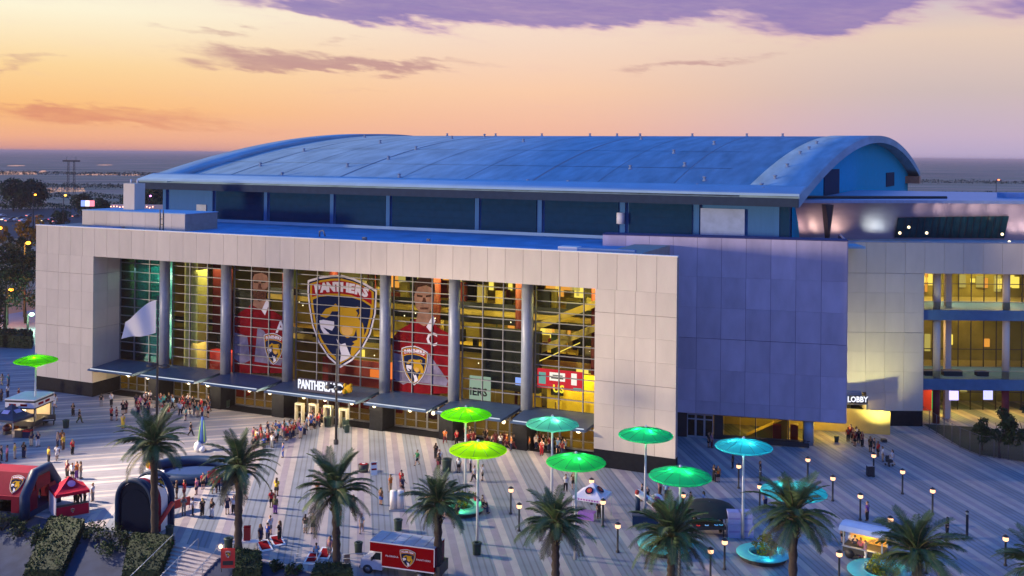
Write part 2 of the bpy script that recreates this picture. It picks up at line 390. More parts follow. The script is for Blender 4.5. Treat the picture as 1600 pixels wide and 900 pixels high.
bands(fieldA, DA, ((0,.66,BANDL), (.68,.66,BANDM), (1.36,.66,BANDL)), 4.1, -62, 98)
bands(fieldB, DB, ((0,.7,BANDL), (1.5,1.2,BANDD), (3.3,.45,BANDL)), 4.6, -190, -60)

# ================================================================== THE ARENA
TG = 5.2                                                      # the glass stands this far behind the front plane
arena = thing('arena', 'large beige arena with blue barrel roof and glazed front across the plaza', 'arena', W(48, 0))
def B(name, m, mb, parent=arena): return mb.build(name, m, parent, BM)
def panels(parent, m, x0, x1, cols, z0, z1, rows, ref, th=0.09, gap=0.035, name='cladding_panel'):
    """rows: list of z edges; ref: matrix of the wall's own frame (x along, -y outwards)."""
    w = (x1-x0)/cols; cache = {}
    for j in range(len(rows)-1):
        h = rows[j+1]-rows[j]; key = round(h, 3)
        key = (key, j % 3 == 2); gz = .05 if key[1] else .010
        if key not in cache: cache[key] = MB().box(gap/2, w-gap/2, -th, 0, .005, h-gz).mesh(name, m)
        for i in range(cols): link(name, cache[key], parent, ref @ Matrix.Translation((x0+i*w, 0, rows[j])))
def lin_(a, b, n): return [a+(b-a)*i/n for i in range(n+1)]
XL, XR = 11.24, 86.45                                        # inner edges of the two end blocks
fw = B('front_wall', CORE, MB().box(0.02, XL-.1, .1, 9, 0, 23.9).box(XR+.1, LEN-.02, .1, .9, 0, 23.9).box(XR+.1, LEN-5, .9, 22, 0, 23.9).box(XL-.12, XR+.12, .1, 1.5, 20.05, 23.9))
FR = BM @ Matrix.Translation((0, .1, 0))
panels(fw, CONC, 0, XL, 5, 2, 20, lin_(2, 20, 7), FR)
panels(fw, CONC, XR, LEN, 4, 2, 20, lin_(2, 20, 7), FR)
panels(fw, CONC, 0, LEN, 42, 20, 24, [20, 24], FR)
RET = BM @ Matrix.Translation((XL-.1, .1, 0)) @ Matrix.Rotation(PI/2, 4, 'Z')
panels(fw, CONC, 0.0, 5.1, 2, 2, 20, lin_(2, 20, 7), RET)
B('soffit', CONC, MB().box(XL, XR, .11, TG+.5, 20.0, 20.04))
B('black_base', BLACKBASE, MB().box(-.02, XL-.02, .06, 9.1, 0, 2.0)); B('black_base', BLACKBASE, MB().box(XR+.02, LEN+.02, .06, .95, 0, 2.0))
B('parapet_cap', WHITE, MB().box(-.05, LEN+.05, -.05, .55, 24.0, 24.14))
# columns and glazed bays
cols_px = [257, 353, 450, 602, 710, 824]
cs = [onT(p, 500, TG-.9)[0] for p in cols_px]
for c_ in cs:
    B('column', STEEL, MB().tube([(c_, TG-.9, 4.3), (c_, TG-.9, 20.0)], .72, 20))
    B('column_base', BLACKBASE, MB().box(c_-.95, c_+.95, 2.2, TG+.1, 0, 3.75))
edges = [XL]+cs+[XR]
rowsz = lin_(4.55, 20.0, 12)
MULL = ALU
panes = {}
for i in range(7):
    x0 = edges[i]+(.75 if i else .05); x1 = edges[i+1]-(.75 if i < 6 else .05)
    n = 4 if i == 3 else 3; w = (x1-x0)/n
    bay = B('window_bay', DARK, MB().box(x0, x1, TG-.12, TG+.10, 4.40, 4.55).box(x0, x1, TG-.12, TG+.10, 19.93, 20.0))
    gm = TGLASS if i == 0 else GLASS
    h = rowsz[1]-rowsz[0]
    pm = MB().box(.035, w-.035, -.015, .015, .035, h-.035).mesh('glass_pane', gm)
    for j in range(12):
        for k in range(n): link('glass_pane', pm, bay, BM @ Matrix.Translation((x0+k*w, TG, rowsz[j])))
    vm = MB().box(-.05, .05, -.20, .08, 4.55, 19.95).mesh('mullion', MULL)
    for k in range(n+1): link('mullion', vm, bay, BM @ Matrix.Translation((x0+k*w, TG, 0)))
    hm = MB().box(0, x1-x0, -.23, .05, -.045, .045).mesh('transom', MULL)
    for j in range(1, 12): link('transom', hm, bay, BM @ Matrix.Translation((x0, TG, rowsz[j])))
# entrance canopies, lamps, doors
DOORG = glass('door_glass', (0.62,0.60,0.50), 0.2)
for i in range(7):
    x0 = edges[i]-(.15 if i else .3); x1 = edges[i+1]-(.75 if i < 6 else .4)
    prof = [(-.9, 3.95), (-.75, 4.12), (5.05, 4.52), (5.05, 4.2), (2.0, 3.85), (-.6, 3.82)]
    vs = []; k = len(prof)
    for x, inset in ((x0, 0), (x1, 0)):
        for (y, z) in prof: vs.append((x+(0 if y > 3 else (.2 if x == x0 else -.35)), y, z))
    fs = [tuple(range(k)), tuple(range(k, 2*k))[::-1]]+[(q, k+q, k+(q+1) % k, (q+1) % k) for q in range(k)]
    cn = B('canopy', CANOPY, MB().add(vs, fs))
    B('light_strip', STRIPW, MB().box(x0+.5, x1-.6, -.66, -.50, 4.135, 4.22), cn)
lamp_px = [(201,586),(231,590),(295,597),(325,599),(390,607),(422,611),(475,616),(508,620),(550,626),(585,630),(641,637),(677,641),(720,646),(787,657),(850,664),(904,674)]
for px, py in lamp_px:
    s, z = onT(px, py, .6); z = 3.55
    lo = B('canopy_lamp', LAMPW, MB().ball((s, .6, z), .24, 10))
    lamp('canopy_light', 'POINT', BM @ Vector((s, .3, z-.25)), 420, (1,.74,.42), arena, .15, world=True)
doors = []
for i in range(7):
    x0 = edges[i]+(1.0 if i else .1); x1 = edges[i+1]-(1.0 if i < 6 else .1)
    n = max(4, round((x1-x0)/1.55)); w = (x1-x0)/n
    fm = MB().box(.02, .12, -.06, .06, 0, 3.7).box(w-.12, w-.02, -.06, .06, 0, 3.7).box(.12, w-.12, -.06, .06, 0, .22).box(.12, w-.12, -.06, .06, 2.45, 2.6).box(.12, w-.12, -.06, .06, 3.58, 3.7).box(.12, w-.12, -.1, -.06, 1.05, 1.13).mesh('entrance_door', ALU)
    pm = MB().box(.12, w-.12, -.01, .01, .22, 2.45).box(.12, w-.12, -.01, .01, 2.6, 3.58).mesh('door_pane', DOORG)
    for k in range(n):
        d = link('entrance_door', fm, arena, BM @ Matrix.Translation((x0+k*w, TG, 0.02))); link('door_pane', pm, d, BM @ Matrix.Translation((x0+k*w, TG, 0.02)))
B('door_header', DARK, MB().box(XL, XR, TG-.1, TG+.12, 3.74, 4.4))
B('door_mat', BLACKBASE, MB().box(XL+.2, XR-.2, 2.4, 5.0, .008, .03))
# lobby behind the glass
B('lobby_floor', LFLOOR, MB().box(XL, XR, TG+.15, 21, .01, .06))
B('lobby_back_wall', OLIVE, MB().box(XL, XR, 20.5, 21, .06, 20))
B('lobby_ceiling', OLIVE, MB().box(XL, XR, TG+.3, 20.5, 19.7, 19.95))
for s, z in ((30, 0),):
    pass
B('lobby_side_wall', YEL, MB().box(XR-.02, XR+.08, TG, 20.5, 0, 20).box(XL-.08, XL+.02, TG+.2, 20.5, 0, 20))
TEAL = mat('teal_wall', (0.06,0.30,0.28), 0.5, var=0.15)
tl = B('teal_wall', TEAL, MB().box(XL+.6, XL+7.3, 8.0, 8.4, 4.6, 19.6))
YG = mat('pale_yellow_wall', (0.62,0.60,0.22), 0.7)
B('yellow_wall', YG, MB().box(cs[0]+1.2, cs[0]+3.6, 7.0, 9.0, .1, 19.6))
B('maroon_wall', MAROON, MB().box(cs[0]+3.8, cs[0]+7.0, 10.0, 10.4, 8.5, 19.6))
B('dark_box', BLACKBOX, MB().box(cs[0]+3.8, cs[1]+1.5, 11, 12.5, 4.0, 14.8))
slabs = [(cs[2]-1, XR, 11.5, 20.4, 8.3), (cs[1]+1, XR, 11.5, 20.4, 14.0), (XL, cs[2]+2, 13, 20.4, 8.3)]
for x0, x1, y0, y1, z in slabs:
    g = B('gallery', YEL, MB().box(x0, x1, y0, y1, z, z+.7))
    B('gallery_rail', DARK, MB().box(x0, x1, y0-.05, y0+.02, z+.75, z+1.65), g)
for s in [cs[1]+5.5, cs[2]+3, cs[3]+4, cs[4]+6.2, cs[5]+6.6]:
    B('lobby_column', MAROON, MB().tube([(s, 10.6, .06), (s, 10.6, 19.7)], .62, 14))
# escalators: sloping boxes in the right-hand bays
def ramp(s0, z0, s1, z1, y0, y1, m, nm='escalator', th=.9): B(nm, m, MB().add([(s0,y0,z0),(s1,y0,z1),(s1,y1,z1),(s0,y1,z0),(s0,y0,z0+th),(s1,y0,z1+th),(s1,y1,z1+th),(s0,y1,z0+th)], [(0,3,2,1),(4,5,6,7),(0,1,5,4),(1,2,6,5),(2,3,7,6),(3,0,4,7)]))
ramp(cs[5]-3, 9.0, cs[5]+8, 14.0, 8.2, 9.8, YEL)
ramp(cs[5]-1, 13.0, cs[5]+9.5, 17.6, 9.0, 10.6, YEL)
ramp(cs[5]+.2, 9.5, cs[5]+5.5, 12.2, 7.6, 7.8, YGLOW, 'escalator_light', .12)
ramp(cs[2]+1.5, 9.3, cs[2]+9, 13.2, 8.6, 10.0, YEL)
B('screen_back', BLACKBOX, MB().box(cs[4]+2.6, cs[5]+.3, 7.4, 8.4, 5.6, 13.2))
GLOWS = random.Random(3)
wmats = [YGLOW, emitter('amber_glow', (1,.38,.06), 1.1), emitter('dim_yellow_glow', (1,.74,.2), .6)]
for i in range(46):                                            # lit shop fronts and fittings deep in the lobby
    s = GLOWS.uniform(cs[2]+.6, XR-1); lvl = GLOWS.choice((8.3, 8.3, 14.0, 14.0, 2.5)); hh = GLOWS.uniform(.3, 1.1); ww = GLOWS.uniform(.4, 1.8)
    B('lit_shopfront', wmats[i % 3], MB().box(s, s+ww, 20.30, 20.46, lvl+1.4+GLOWS.uniform(0, 1.6), lvl+1.5+hh+1.2))
for i in range(26):
    s = GLOWS.uniform(XL+9, XR-1); B('ceiling_spot', LAMPW, MB().ball((s, GLOWS.uniform(8, 15), GLOWS.choice((7.9, 13.7, 19.4))), .09, 6))
FIT = [BLACKBOX, OLIVE, MAROON, YEL, DARK, LFLOOR, mat('lobby_green', (.10,.16,.06), .6)]
for i in range(120):                                           # counters, signs, posts and machines on the lobby levels
    s = GLOWS.uniform(cs[2]+.4, XR-.6); lvl = GLOWS.choice((.06, 9.0, 9.0, 14.7, 14.7)); y = GLOWS.uniform(11.6, 19.5) if lvl > 1 else GLOWS.uniform(7, 19)
    if GLOWS.random() < .4: B('lobby_post', FIT[GLOWS.randrange(7)], MB().box(s, s+.18, y, y+.18, lvl, lvl+4.8))
    else: B('lobby_counter', FIT[GLOWS.randrange(7)], MB().box(s, s+GLOWS.uniform(.5, 2.4), y, y+.6, lvl, lvl+GLOWS.uniform(.9, 3.2)))
for z in (13.0, 18.6):
    B('dark_bulkhead', BLACKBOX, MB().box(cs[2]+1, XR-.2, 11.35, 11.45, z, z+.9))
# counters, kiosks and red displays of the ground floor seen above the canopies
KRED = mat('red_display', (0.42,0.03,0.03), 0.6); KOR = emitter('orange_display_glow', (1,.22,.04), 1.1)
B('display_wall', KRED, MB().box(cs[2]+1.2, cs[3]-1.2, 10.8, 11.2, .1, 6.6))
B('orange_display', KOR, MB().box(cs[3]-4.0, cs[3]-1.0, 10.5, 10.78, 4.6, 6.8).box(cs[3]-6.0, cs[3]-4.4, 10.5, 10.78, 4.6, 5.6))
B('red_kiosk', KRED, MB().box(cs[0]+4.2, cs[1]-.5, 9, 10.5, .1, 6.3))
B('yellow_hall_wall', mat('bright_yellow_wall', (0.80,0.56,0.03), 0.6), MB().box(cs[5]+.6, XR-.5, 9.5, 9.8, .1, 8.1).box(cs[4]+6.2, cs[5]-.6, 10.5, 10.8, .1, 6.5))
B('notice_board', BLACKBOX, MB().box(cs[5]+1.2, cs[5]+2.8, 9.2, 9.4, 5.2, 7.2))
wpan = B('white_banner', emitter('backlit_white_panel', (.72,.92,.80), .5), MB().box(cs[4]+1.1, cs[4]+4.0, 6.5, 6.6, 3.8, 7.2))
link('lettering', text_mesh('IERS', 1.35, DARK, .02, 'LEFT', .03), wpan, BM @ Matrix.Translation((cs[4]+1.15, 6.46, 5.2)) @ UPRIGHT)
B('blue_screen', emitter('blue_screen_glow', (.25,.35,1), 1.6), MB().box(cs[5]-2.5, cs[5]-1.4, 6.6, 6.75, 6.6, 7.5))
for z_ in (16.5, 10.5, 7.0): lamp('lobby_light', 'POINT', BM @ Vector((17.2, 6.7, z_)), 420, (1,.74,.50), arena, .3, world=True)  # extra lamps added in the first bay to brighten the recess side face
# LED board with red and white pictures
led = B('led_board', emitter('led_red', (.75,.03,.05), 1.1), MB().box(cs[5]+.6, cs[5]+6.4, 6.2, 6.5, 6.7, 9.0))
B('led_picture', [emitter('led_white', (1,.85,.85), 1.4), emitter('led_teal', (.25,.6,.6), .8), DARK], MB().box(cs[5]+2.2, cs[5]+4.2, 6.17, 6.2, 7.7, 8.7, 0).box(cs[5]+.8, cs[5]+1.7, 6.17, 6.2, 7.2, 8.6, 1).box(cs[5]+5.0, cs[5]+5.7, 6.17, 6.2, 7.4, 8.8, 0).box(cs[5]+5.3, cs[5]+6.3, 6.16, 6.17, 6.75, 7.1, 1).box(cs[5]+2.4, cs[5]+4.0, 6.165, 6.17, 7.95, 8.1, 2).box(cs[5]+2.6, cs[5]+3.9, 6.165, 6.17, 8.3, 8.42, 2), led)
link('lettering', text_mesh('US', 1.25, emitter('led_yellow', (1,.75,.05), 1.5), .02, 'CENTER', .04), led, BM @ Matrix.Translation((cs[5]+3.4, 6.1, 6.75)) @ UPRIGHT)
for s, y, z, p, c_ in ((15.5,6.6,18,350,(.5,1,.9)), (26,9,18,650,(1,.8,.30)), (36,9,18,420,(1,.6,.25)), (48,9.5,19.2,1500,(1,.74,.2)), (61,9.5,19.2,1500,(1,.74,.2)), (71,9.5,19.2,1500,(1,.76,.2)), (81,9,19.2,1800,(1,.74,.16)),
                       (48,15,13.6,700,(1,.72,.2)), (61,15,13.6,700,(1,.72,.2)), (72,15,13.6,700,(1,.72,.2)), (82,15,13.6,700,(1,.72,.2)), (36,15,13.6,300,(1,.6,.2)),
                       (48,15,7.9,600,(1,.6,.2)), (61,15,7.9,600,(1,.6,.2)), (72,15,7.9,600,(1,.7,.2)), (81,8,8,900,(1,.76,.16)), (26,8,7.5,350,(1,.6,.3)), (36,8,7.5,350,(1,.6,.3))):
    p_ = BM @ Vector((s, y, z)); lamp('lobby_light', 'AREA', p_, p*(0.68 if s > 45 else .8), c_, arena, size=(6, 3), aim=p_-Vector((0, 0, 5)), world=True)
# ---------------------------------------------------------------- crest and banners printed on the glass
RED = mat('crest_red', (0.27,0.009,0.016), 0.9, spec=.05); NAVY = mat('crest_navy', (0.008,0.016,0.055), 0.95, spec=.03); GOLD = mat('crest_gold', (0.46,0.27,0.015), 0.9, spec=.05)
CWHITE = mat('crest_white', (0.62,0.61,0.68), 0.8); TAN = mat('crest_tan', (0.55,0.30,0.05), 0.6)
CREST_M = [CWHITE, NAVY, GOLD, RED, TAN]
def crest_mesh(word, full=True, flat=0.012):
    """The shield, 1.09 wide and 1.43 high, drawn x-right y-up; layers rise by `flat` along +z."""
    P = lambda l: [((x-470)/500, (512-y)/500) for x, y in l]
    o = [(470,155),(380,163),(290,182),(200,215),(198,300),(212,420),(238,560),(290,690),(370,800),(465,872),(560,805),(640,705),(700,590),(738,430),(746,255),(660,210),(560,172)]
    def inset(l, k): return [(470+(x-470)*k, 505+(y-505)*k) for x, y in l]
    mb = MB(); lv = [0]
    def layer(poly, mi): mb.prism(P(poly), lv[0]*flat, lv[0]*flat+flat, mi)
    layer(o, 0); lv[0] = 1; layer(inset(o, .955), 1); lv[0] = 2; layer(inset(o, .92), 2); lv[0] = 3
    layer(inset(o, .845), 1); lv[0] = 4
    layer([(222,262),(300,222),(390,196),(470,188),(560,200),(640,226),(722,268),(724,392),(640,345),(550,322),(470,316),(380,322),(300,335),(224,372)], 2); lv[0] = 5
    layer([(236,245),(310,222),(390,206),(470,200),(560,210),(640,234),(706,268),(708,366),(640,330),(550,305),(470,300),(380,305),(310,318),(238,342)], 3)
    lv[0] = 4
    layer([(305,485),(350,425),(400,405),(425,378),(446,398),(500,404),(560,398),(600,388),(628,402),(628,440),(606,480),(640,512),(652,560),(648,640),(596,690),(560,660),(600,640),(590,560),(575,610),(520,636),(470,606),(445,560),(455,500),(440,468),(380,478),(352,496)], 2)
    layer([(298,520),(330,512),(415,518),(418,560),(400,590),(330,570),(360,600),(382,614),(336,622),(310,580)], 0)
    layer([(436,648),(470,690),(505,676),(550,772),(520,796),(465,826),(474,760)], 0)
    layer([(556,690),(626,646),(632,688),(560,780),(548,742)], 2)
    lv[0] = 5
    layer([(380,472),(400,440),(460,436),(440,470)], 1); layer([(585,416),(612,402),(614,440),(590,478),(602,440)], 1)
    layer([(470,560),(510,540),(566,560),(560,600),(520,626),(480,604)], 4)
    if word:
        n = len(word)
        for i, ch in enumerate(word):
            me = text_mesh(ch, .185, CWHITE, .001, 'CENTER', .012, .95)
            f = (i-(n-1)/2)/n; x = 470+f*430; y = 252+(f*2)**2*34
            mt = Matrix.Translation(((x-470)/500, (512-y)/500, 6.2*flat)) @ Matrix.Rotation(-f*.42, 4, 'Z')
            mb.add([mt @ v.co for v in me.vertices], [tuple(p.vertices) for p in me.polygons], 0); bpy.data.meshes.remove(me)
    return mb.mesh('crest', CREST_M)
def on_glass(px, py, y=TG-.03):
    s, z = onT(px, py, y); return BM @ Matrix.Translation((s, y, z)) @ UPRIGHT
s0, z0 = onT(534, 429, TG-.2); s1, z1 = onT(532, 575, TG-.2)
kk = (z0-z1)/1.434
cw = (onT(589,500,TG-.2)[0]-onT(480,500,TG-.2)[0])/1.096
crest_me = crest_mesh('PANTHERS')
big = link('crest_print', crest_me, arena, on_glass(533, 502) @ Matrix.Diagonal((cw, kk, .8, 1)))
SKIN = film('print_skin', (0.30,0.17,0.115), .10, var=0.35, scale=1.0); HAIRB = film('print_hair', (0.06,0.03,0.018), .16, var=0.3, scale=3); JER = film('print_jersey', (0.20,0.006,0.012), .14, var=0.4, scale=.8)
PALE = film('print_pale', (0.24,0.22,0.33), .25, var=0.35, scale=.9); BEARD = film('print_beard', (0.095,0.04,0.024), .14, var=.3, scale=3)
def poster(px0, px1, face_px, beard, letter, crest_c, crest_w, bottom):
    """A printed hockey player: figure cut along its outline, pane by pane behind the bars."""
    y = TG-.025; T = lambda l: [((onT(a, b, y)[0]), onT(a, b, y)[1]) for a, b in l]
    def lay(mb, l, mi, k):
        q = T(l); n = len(q); mb.add([(a, y-.012*k, c_) for a, c_ in q]+[(a, y-.012*k+.011, c_) for a, c_ in q], [tuple(range(n)), tuple(range(n, 2*n))[::-1]]+[(i, n+i, n+(i+1) % n, (i+1) % n) for i in range(n)], mi)
    fx, fy, fw_, fh = face_px; mb = MB(); top = fy+fh*.66
    x0, x1 = px0, px1; w = x1-x0
    lay(mb, [(x0+w*.02, top+30), (x0+w*.14, top+18), (x0+w*.32, top+9), (fx-fw_*.45, top+2), (fx+fw_*.45, top+2), (x0+w*.78, top+14), (x1-1, top+24), (x1-1, bottom-30), (x1-1, bottom), (x0+w*.01, bottom)], 2, 0)
    lay(mb, [(x0+w*.03, bottom-64), (x0+w*.30, bottom-58), (x0+w*.36, bottom-20), (x0+w*.2, bottom-14), (x0+w*.03, bottom-24)], 3, 1)
    lay(mb, [(x0+w*.50, bottom-72), (x0+w*.62, bottom-66), (x0+w*.98, bottom-20), (x0+w*.95, bottom-12), (x0+w*.44, bottom-18)], 3, 1)
    lay(mb, [(fx-fw_*.32, fy+fh*.5), (fx+fw_*.32, fy+fh*.5), (fx+fw_*.42, top+6), (fx, top+13), (fx-fw_*.42, top+6)], 0, 1)
    lay(mb, [(fx+fw_*.1, top+14), (fx+fw_*.42, top-4), (fx+fw_*.55, top+4), (fx+fw_*.3, top+22)], 5, 2)
    ov = lambda a, b, cx, cy, n=14: [(cx+a*math.sin(2*PI*i/n), cy-b*math.cos(2*PI*i/n)) for i in range(n)]
    lay(mb, ov(fw_*.5, fh*.60, fx, fy-2), 0, 2)
    lay(mb, [(fx-fw_*.54, fy-fh*.02), (fx-fw_*.5, fy-fh*.45), (fx-fw_*.2, fy-fh*.72), (fx+fw_*.25, fy-fh*.72), (fx+fw_*.52, fy-fh*.42), (fx+fw_*.54, fy-fh*.02), (fx+fw_*.42, fy-fh*.30), (fx+fw_*.1, fy-fh*.40), (fx-fw_*.3, fy-fh*.34)], 1, 3)
    lay(mb, [(fx-fw_*.36, fy-fh*.10), (fx-fw_*.08, fy-fh*.07), (fx-fw_*.08, fy-fh*.01), (fx-fw_*.34, fy-fh*.03)], 1, 3)
    lay(mb, [(fx+fw_*.36, fy-fh*.10), (fx+fw_*.08, fy-fh*.07), (fx+fw_*.08, fy-fh*.01), (fx+fw_*.34, fy-fh*.03)], 1, 3)
    lay(mb, [(fx-fw_*.05, fy), (fx+fw_*.05, fy), (fx+fw_*.13, fy+fh*.20), (fx-fw_*.13, fy+fh*.20)], 4, 3)
    lay(mb, [(fx-fw_*.22, fy+fh*.32), (fx+fw_*.22, fy+fh*.32), (fx+fw_*.18, fy+fh*.38), (fx-fw_*.18, fy+fh*.38)], 4, 4)
    if beard: lay(mb, [(fx-fw_*.48, fy+fh*.12), (fx-fw_*.28, fy+fh*.24), (fx, fy+fh*.22), (fx+fw_*.28, fy+fh*.24), (fx+fw_*.48, fy+fh*.12), (fx+fw_*.34, fy+fh*.56), (fx, fy+fh*.68), (fx-fw_*.34, fy+fh*.56)], 4, 3)
    p = B('player_print', [SKIN, HAIRB, JER, PALE, BEARD, CWHITE], mb)
    lx, ly = letter[1]
    s, z = onT(lx, ly, y); link('lettering', text_mesh(letter[0], 2.3, CWHITE, .004, 'CENTER', .05), p, BM @ Matrix.Translation((s, y-.06, z)) @ UPRIGHT)
    s, z = onT(crest_c[0], crest_c[1], y); k = crest_w
    link('chest_crest', crest_me, p, BM @ Matrix.Translation((s, y-.08, z)) @ UPRIGHT @ Matrix.Diagonal((k, k, .3, 1)))
poster(362, 443, (406,443,27,42), True, ('A', (439,512)), (428,545), 3.0, 583)
poster(612, 702, (663,465,32,48), False, ('C', (675,531)), (648,571), 3.5, 615)
SIGNBACK = mat('sign_navy', (0.01,0.012,0.05), 0.5)
s0, z0 = onT(467, 601, .4); s1, z1 = onT(534, 611, .4)
sign = B('canopy_sign', SIGNBACK, MB().box(s0-.15, s1+.15, .5, .62, 4.35, 6.0))
link('lettering', text_mesh('PANTHERLAND', 1.62, SIGNW, .06, 'CENTER', .03, (s1-s0)/10.9), sign, BM @ Matrix.Translation(((s0+s1)/2, .42, 5.2)) @ UPRIGHT)
B('cat_emblem', GOLD, MB().ball((s1+.9, .5, 5.3), .55, 10, 0, (1.2,.5,1)).ball((s1+.45, .45, 5.75), .25, 8).ball((s1+1.3, .45, 5.8), .25, 8).ball((s1+.5, .3, 5.0), .35, 8), sign)

# ---------------------------------------------------------------- roofs
B('low_roof', mat('low_roof_membrane', (0.12,0.29,0.52), 0.7, spec=.1, var=0.3, scale=.25), MB().box(.3, LEN-5.1, .95, 25.5, 23.3, 23.6))
B('roof_curb', ROOFE, MB().box(8, LEN-4, 24.1, 24.9, 23.62, 24.05))
B('roof_puddle_pipe', ALU, MB().tube([(44,8,23.6),(44,8,24.3),(44.6,8,24.5),(44.9,8,23.7)], .12, 6).box(52,52.5,6,6.5,23.6,24.0).box(60,60.4,9,9.4,23.6,23.9))
pw = B('parapet_box', CORE, MB().box(2.7, 22.4, 6.1, 13, 23.6, 26.0))
PB = BM @ Matrix.Translation((0, 6.1, 0))
panels(pw, CONC, 2.7, 22.4, 8, 23.6, 26.15, [23.6, 26.15], PB)
B('parapet_box_top', ROOFE, MB().box(2.6, 22.5, 6.0, 13.1, 26.02, 26.12))
ch = B('chimney', CONC, MB().box(6.9, 9.1, 10, 12.2, 26.1, 30.1)); B('vent_pipe', WHITE, MB().tube([(7.4,11,30.1),(7.4,11,30.7)], .12, 6).tube([(8.7,11,30.1),(8.7,11,30.7)], .12, 6), ch)
B('roof_ladder', DARK, MB().box(17.8,17.9,5.9,6.0,23.6,26.6).box(18.4,18.5,5.9,6.0,23.6,26.6).box(17.9,18.4,5.92,5.98,24.4,24.5).box(17.9,18.4,5.92,5.98,25.2,25.3))
B('roof_hatch', WHITE, MB().box(80,82.4,5,6.6,23.62,24.1)); B('duct', mat('blue_duct', (.12,.24,.5), .5), MB().box(83,90,3.5,4.2,23.62,24.2)); B('duct', MATS['blue_duct'], MB().box(7,12.5,3,4,23.62,24.0))
cw_ = B('clerestory_wall', CLERE, MB().box(1.4, 104, 25, 26, 23.6, 29.6))
cl = [onT(px, 320, 25)[0] for px in (337,413,421,517,524,604,612,743,751,840,850,968,981,1083)]
for i in range(0, 14, 2):
    x0, x1 = cl[i]+.2, cl[i+1]-.1
    q = MB().box(x0, x1, 24.82, 24.97, 23.9, 28.75)
    lv = B('louvre_panel', LOUV, q, cw_)
    B('louvre_blade', LOUV, MB().box(x0, x1, 24.74, 24.81, 24.5, 24.56).box(x0, x1, 24.74, 24.81, 25.6, 25.66).box(x0, x1, 24.74, 24.81, 26.7, 26.76).box(x0, x1, 24.74, 24.81, 27.8, 27.86), lv)
for x in [1.6, 11.4]+[(cl[i]+cl[i+1])/2 for i in range(1, 13, 2)]+[cl[-1]+.6, 102.5]:
    B('pilaster', CLERE, MB().box(x-.32, x+.32, 24.6, 24.98, 23.7, 29.2), cw_)
B('service_door', mat('dim_door', (.3,.36,.42), .5), MB().box(8.2, 10.2, 24.85, 24.98, 23.7, 26.3), cw_)
B('white_screen', mat('screen_white', (.30,.40,.62), .7), MB().box(92.6, 98.4, 24.6, 24.95, 23.8, 28.2), cw_)
B('dark_recess', LOUV, MB().box(102.9, 104.1, 24.7, 24.95, 23.7, 28.9), cw_)
s, z = onT(970, 341, 24.3); B('roof_speaker', WHITE, MB().tube([(s, 24.2, z-.75), (s, 24.2, z+.75)], .55, 12), cw_)
# barrel roof
T0, T1, TM, ZE, SAG = 22.6, 170.0, 96.5, 29.9, 9.2
def zr(t): return ZE+SAG*(1-((t-TM)/(TM-T0))**2)
def sR(t): return 105.6+.066*(t-T0)
def sL(t): return -2.0
NT = 40; ts = [T0+(T1-7-T0)*i/NT for i in range(NT+1)]
def skin(fs0, fs1, dz, m, nm, thick, parent=arena, tt=ts):
    mb = MB(); v = []
    for t in tt: v += [(fs0(t), t, zr(t)+dz), (fs1(t), t, zr(t)+dz), (fs1(t), t, zr(t)+dz-thick), (fs0(t), t, zr(t)+dz-thick)]
    f = []
    for i in range(len(tt)-1):
        a = 4*i; c_ = a+4
        f += [(a, a+1, c_+1, c_), (a+1, a+2, c_+2, c_+1), (a+2, a+3, c_+3, c_+2), (a+3, a, c_, c_+3)]
    e = 4*(len(tt)-1); f += [(0, 3, 2, 1), (e, e+1, e+2, e+3)]
    mb.add(v, f); mb.smooth = [k % 4 == 0 for k in range(len(mb.f)-2)]+[False, False]
    return B(nm, m, mb, parent)
roof = skin(lambda t: sL(t)+6, lambda t: sR(t)-7.5, 0, ROOFM, 'roof', .9)
skin(sL, lambda t: sL(t)+6.0, .40, ROOFM, 'roof_edge', 1.3, roof)
skin(lambda t: sR(t)-7.5, sR, .14, ROOFM, 'roof_edge', 1.3, roof)
B('eave_fascia', FASCIA, MB().box(-2.0, 105.5, T0-.25, T0+.6, 28.75, 29.85), roof)
eav = [T0-.4, T0+1, T0+2.2, T0+3.4]
skin(lambda t: sL(t)-.05, lambda t: sR(t)+.05, .63, ROOFE, 'eave_strip', .3, roof, eav)
def seam(pts, w=.12, nm='roof_seam'):
    mb = MB()
    for (s0, t0), (s1, t1) in zip(pts[:-1], pts[1:]):
        ds, dt = s1-s0, t1-t0; L = math.hypot(ds, dt); nx, ny = -dt/L*w, ds/L*w
        mb.face([(s0+nx, t0+ny, zr(t0)+.03), (s0-nx, t0-ny, zr(t0)+.03), (s1-nx, t1-ny, zr(t1)+.03), (s1+nx, t1+ny, zr(t1)+.03)])
    return B(nm, SEAM, mb, roof)
for t in (38, 52.5): seam([(s, t) for s in range(4, 99, 5)])
for s, wd in ((12.5,.1),(22,.06),(34,.18),(45,.06),(56,.07),(67,.2),(77,.06),(88,.1)): seam([(s, t) for t in range(27, 96, 4)], wd)
rv = random.Random(11)
vm = MB().lathe([(.5,0),(.5,.25),(.3,.4),(.28,.75),(.5,.8),(.45,1.0),(.02,1.1)], 8).mesh('roof_vent', mat('vent_grey', (.2,.27,.4), .6))
for px, py in ((475,237),(407,260),(441,275),(543,261),(570,215),(594,224),(607,249),(624,277),(650,234),(825,287),(818,222),(888,289),(985,264),(1053,240),(1070,260),(1101,283),(1090,294),(1116,226),(1230,262),(1211,280),(1190,294),(1250,242),(1264,235),(1276,226),(1193,300),(706,217),(1002,218),(757,214)):
    best = None
    for i in range(0, 150):
        t = T0+2+i*.5; s, z = onT(px, py, t)
        if best is None or abs(z-zr(t)) < best[0]: best = (abs(z-zr(t)), s, t)
    if best[0] < 1.2: link('roof_vent', vm, roof, BM @ Matrix.Translation((best[1], best[2], zr(best[2])-.02)) @ Matrix.Scale(.62, 4))
